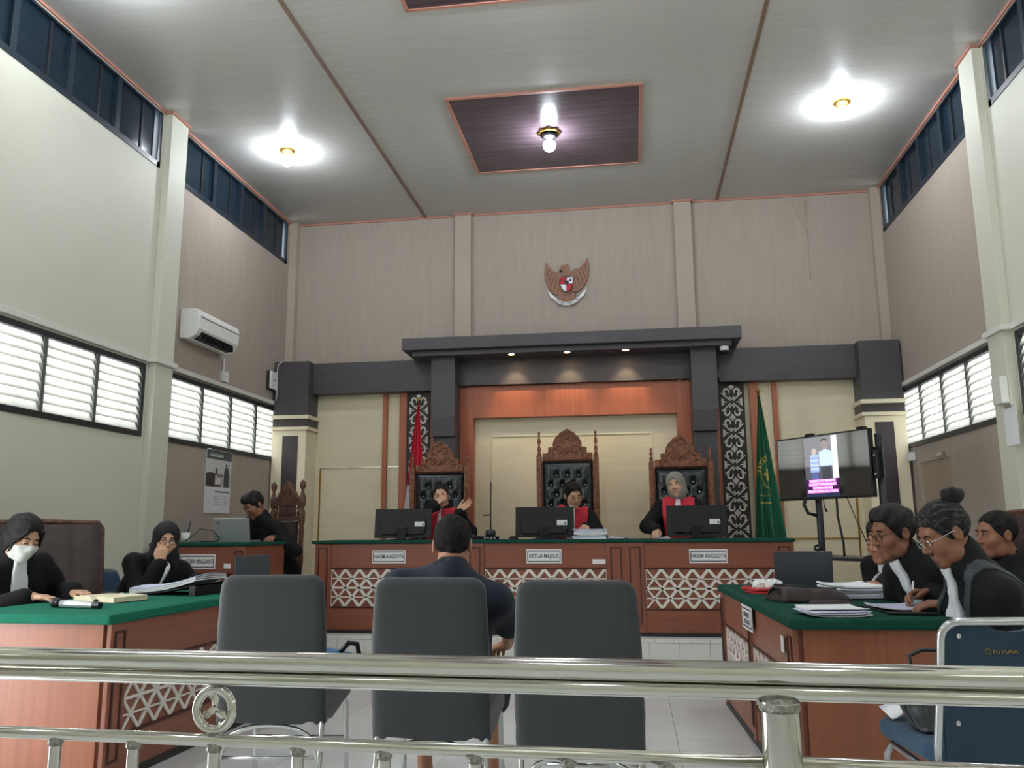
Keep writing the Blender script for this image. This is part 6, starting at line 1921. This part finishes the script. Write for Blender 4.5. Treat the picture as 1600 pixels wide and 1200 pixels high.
        g.tube([hp((-0.011, -0.101, 0.004)), hp((0, -0.106, 0.007)), hp((0.011, -0.101, 0.004))], 0.0018 * hs, 6)
        g.build('glasses', gm, ob, smooth=True)
    return ob
SK_L, SK_M, SK_D = (206, 160, 130), (176, 124, 96), (140, 94, 70)

# ---- the eleven people
person('woman in black robe and white face mask writing at the left desk', (-3.68, 4.52, 0), 1.20, SK_L, (-3.46, 4.36, 1.120), (0.10, 0.42, 0.10),
       pelvis=(0, 0.02, 0.52), hair='bob', bib=(0.035, 0.055, 0.34), mask=True, res=0.0045,
       hands={-1: dict(W=(-3.28, 4.22, 0.805), D=(0.93, 0.30, -0.04), N=(0, 0, -1), curl=0.28, thumb=0.3, pole=(-0.9, 0.1, -0.7)),
              1: dict(W=(-3.30, 4.62, 0.80), D=(0.9, -0.3, 0), N=(0, 0, -1), curl=0.35)})
person('woman in black headscarf and glasses resting chin on hand', (-3.62, 5.78, 0), 0.85, SK_L, (-3.36, 5.68, 1.085), (-0.15, 0.10, 0.06),
       pelvis=(0, 0.02, 0.50), hair=None, hijab=('hijab_black', True), glasses='black_plastic', bib=(0.03, 0.05, 0.34), eyes='open',
       hands={-1: dict(W=(-3.315, 5.555, 0.932), D=(0.10, 0.02, 0.95), N=(-0.5, 0.8, 0.1), curl=[0.75, 0.8, 0.85, 0.9], thumb=0.6, pole=(-0.35, -0.1, -1.0)),
              1: dict(W=(-3.16, 5.76, 0.80), D=(0.4, -0.8, 0), N=(0, 0, -1), curl=0.4)})
person('man in black suit bent over the silver laptop at the clerk desk', (-3.42, 7.82, 0.231), -0.45, SK_D, (-3.525, 7.42, 1.385), (-0.10, 0.62, -0.05),
       pelvis=(0, 0.02, 0.52), hair='short', robe='suit', glasses='chrome_soft', rres=0.015, res=0.0055,
       hands={-1: dict(W=(-3.62, 7.33, 1.085), D=(-0.2, -0.95, 0), N=(0, 0, -1), curl=0.4), 1: dict(W=(-3.27, 7.30, 1.085), D=(0.15, -0.95, 0), N=(0, 0, -1), curl=0.5)})
person('judge in black robe holding a hand over the nose, other palm raised', (-1.99, 8.50, 0.231), 0.0, SK_L, (-1.925, 8.28, 1.487), (0.12, 0.10, -0.10),
       pelvis=(0, 0.0, 0.54), hair='tied', red=True, bib=(0.018, 0.022, 0.30), rres=0.014, res=0.0052, eyes='open', hs=0.98,
       hands={-1: dict(W=(-1.945, 8.135, 1.398), D=(0.75, 0.05, 0.68), N=(0.35, 0.85, -0.3), curl=[0.15, 0.55, 0.75, 0.85], thumb=0.5, pole=(-0.7, -0.2, -0.9)),
              1: dict(W=(-1.70, 8.06, 1.33), D=(0.82, -0.1, 0.52), N=(-0.30, -0.90, 0.25), curl=0.06, thumb=0.05, pole=(0.6, 0.1, -1.0))})
person('chief judge in red and black robe reading papers through glasses', (-0.665, 8.50, 0.231), 0.10, SK_L, (-0.585, 8.26, 1.475), (0.30, 0.38, -0.16),
       pelvis=(0, 0.0, 0.54), hair='short', red=True, bib=(0.028, 0.040, 0.40), glasses='brass', rres=0.013, res=0.0050,
       hands={-1: dict(W=(-0.70, 8.02, 1.12), D=(0.5, -0.8, 0), N=(0, 0, -1), curl=0.4), 1: dict(W=(-0.46, 8.00, 1.165), D=(0.10, -0.98, -0.02), N=(0, 0, -1), curl=0.35, thumb=0.3)})
person('judge in grey headscarf and red-fronted robe, head tilted', (0.44, 8.52, 0.231), -0.08, SK_L, (0.425, 8.33, 1.560), (-0.22, 0.02, -0.20),
       pelvis=(0, 0.0, 0.54), hair=None, hijab=('hijab_grey', False), red=True, bib=(0.022, 0.046, 0.24), rres=0.013, res=0.0050, eyes='open', cuff={-1: 'batik'},
       hands={-1: dict(W=(0.205, 7.995, 1.125), D=(-0.10, -0.85, -0.30), N=(0.3, 0.1, -1), curl=0.6, thumb=0.5, pole=(-0.9, 0.2, -0.7)), 1: dict(W=(0.62, 8.02, 1.11), D=(0, -1, 0), N=(0, 0, -1), curl=0.4)})
person('man in navy polo shirt and dark shorts seen from behind', (-0.820, 3.56, 0), PI + 0.03, SK_M, (-0.762, 3.50, 1.085), (0.06, 0.10, 0.0),
       pelvis=(0, 0.02, 0.56), hair='cropped', hair_mat='hair_short', robe='polo', robe_mat='navy_cloth', short_sleeve=True, bare=True, rres=0.012, res=0.0045, sh_w=0.215, neck_off=(0, 0.03, -0.050),
       knees={-1: (-0.16, -0.42, 0.47), 1: (0.16, -0.42, 0.47)},
       hands={-1: dict(W=(-0.60, 3.96, 0.62), D=(-0.5, 0.8, -0.2), N=(0, 0, -1), curl=0.4, pole=(-1.0, 0.25, 0.05)), 1: dict(W=(-1.08, 3.93, 0.62), D=(0.5, 0.8, -0.2), N=(0, 0, -1), curl=0.4, pole=(1.0, 0.25, 0.05))})
person('lawyer with topknot and glasses writing on a pad', (1.69, 3.95, 0), -1.47, SK_D, (1.285, 3.74, 1.118), (0.02, 0.46, 0.0),
       pelvis=(0, 0.02, 0.52), hair='topknot', hair_mat='hair_grey', bib=(0.030, 0.050, 0.38), glasses='chrome_soft', beard=0.8, trim=True, res=0.0040, hs=1.05, rres=0.012, cuff={1: 'shirt_blue'},
       hands={-1: dict(W=(1.355, 4.20, 0.835), D=(-0.85, -0.25, 0.05), N=(0.0, -0.55, -0.85), curl=[0.55, 0.7, 0.8, 0.85], thumb=0.7, pole=(-0.7, 0.3, -0.7)),
              1: dict(W=(1.345, 3.93, 0.815), D=(-0.86, 0.45, -0.02), N=(0, 0.2, -1), curl=0.45, thumb=0.4, pole=(0.7, 0.3, -0.7))})
person('lawyer with dark-rimmed glasses in black robe, looking down left', (1.70, 4.42, 0), -1.25, SK_D, (1.255, 4.34, 1.118), (-0.05, 0.22, 0.0),
       pelvis=(0, 0.02, 0.51), hair='short', bib=(0.030, 0.045, 0.36), glasses='black_plastic', beard=0.35, res=0.0042, hs=1.04, rres=0.013,
       hands={-1: dict(W=(1.58, 4.60, 0.70), D=(-0.5, -0.8, 0), N=(0, 0, -1), curl=0.5, pole=(-0.3, 0.6, -0.9)), 1: dict(W=(1.58, 4.36, 0.70), D=(-0.6, 0.6, 0), N=(0, 0, -1), curl=0.5, pole=(0.3, 0.6, -0.9))})
person('lawyer in black robe and white bib with folded arms, farthest along the desk', (1.73, 5.70, 0), -0.95, SK_M, (1.515, 5.45, 1.055), (-0.05, 0.16, 0.0),
       pelvis=(0, 0.02, 0.49), hair='short', bib=(0.030, 0.042, 0.34), beard=0.3, res=0.0048, hs=1.05, rres=0.014, cuff={1: 'shirt_blue'},
       hands={-1: dict(W=(1.51, 5.31, 0.855), D=(0.25, -0.55, 0.55), N=(0.6, 0.5, 0.1), curl=0.4), 1: dict(W=(1.45, 5.33, 0.81), D=(-0.5, -0.5, 0.05), N=(0, 0.2, -1), curl=0.45)})
person('man with cropped hair seated behind the topknot lawyer', (2.08, 5.36, 0), -1.35, SK_D, (2.04, 5.13, 1.097), (-0.02, 0.06, 0.0),
       pelvis=(0, 0.02, 0.51), hair='cropped', hair_mat='hair_short', robe='shirt', robe_mat='robe_black', res=0.0048, rres=0.016, eyes='open', hs=1.08)
# pen in the writing hand
tag(MB().tube([(1.262, 4.155, 0.788), (1.275, 4.165, 0.90)], [0.0025, 0.0045], 8).build('pen', 'white_plastic', smooth=True), 'white pen held by the topknot lawyer', 'pen')
for (x, y, r, lab) in ((1.97, 3.98, 1.62, 'blue banquet chair under the topknot lawyer'), (1.96, 4.40, 1.90, 'blue banquet chair under the lawyer with dark-rimmed glasses'), (1.90, 5.94, 2.30, 'blue banquet chair under the lawyer with folded arms')):
    banquet_chair(x, y, r, lab)
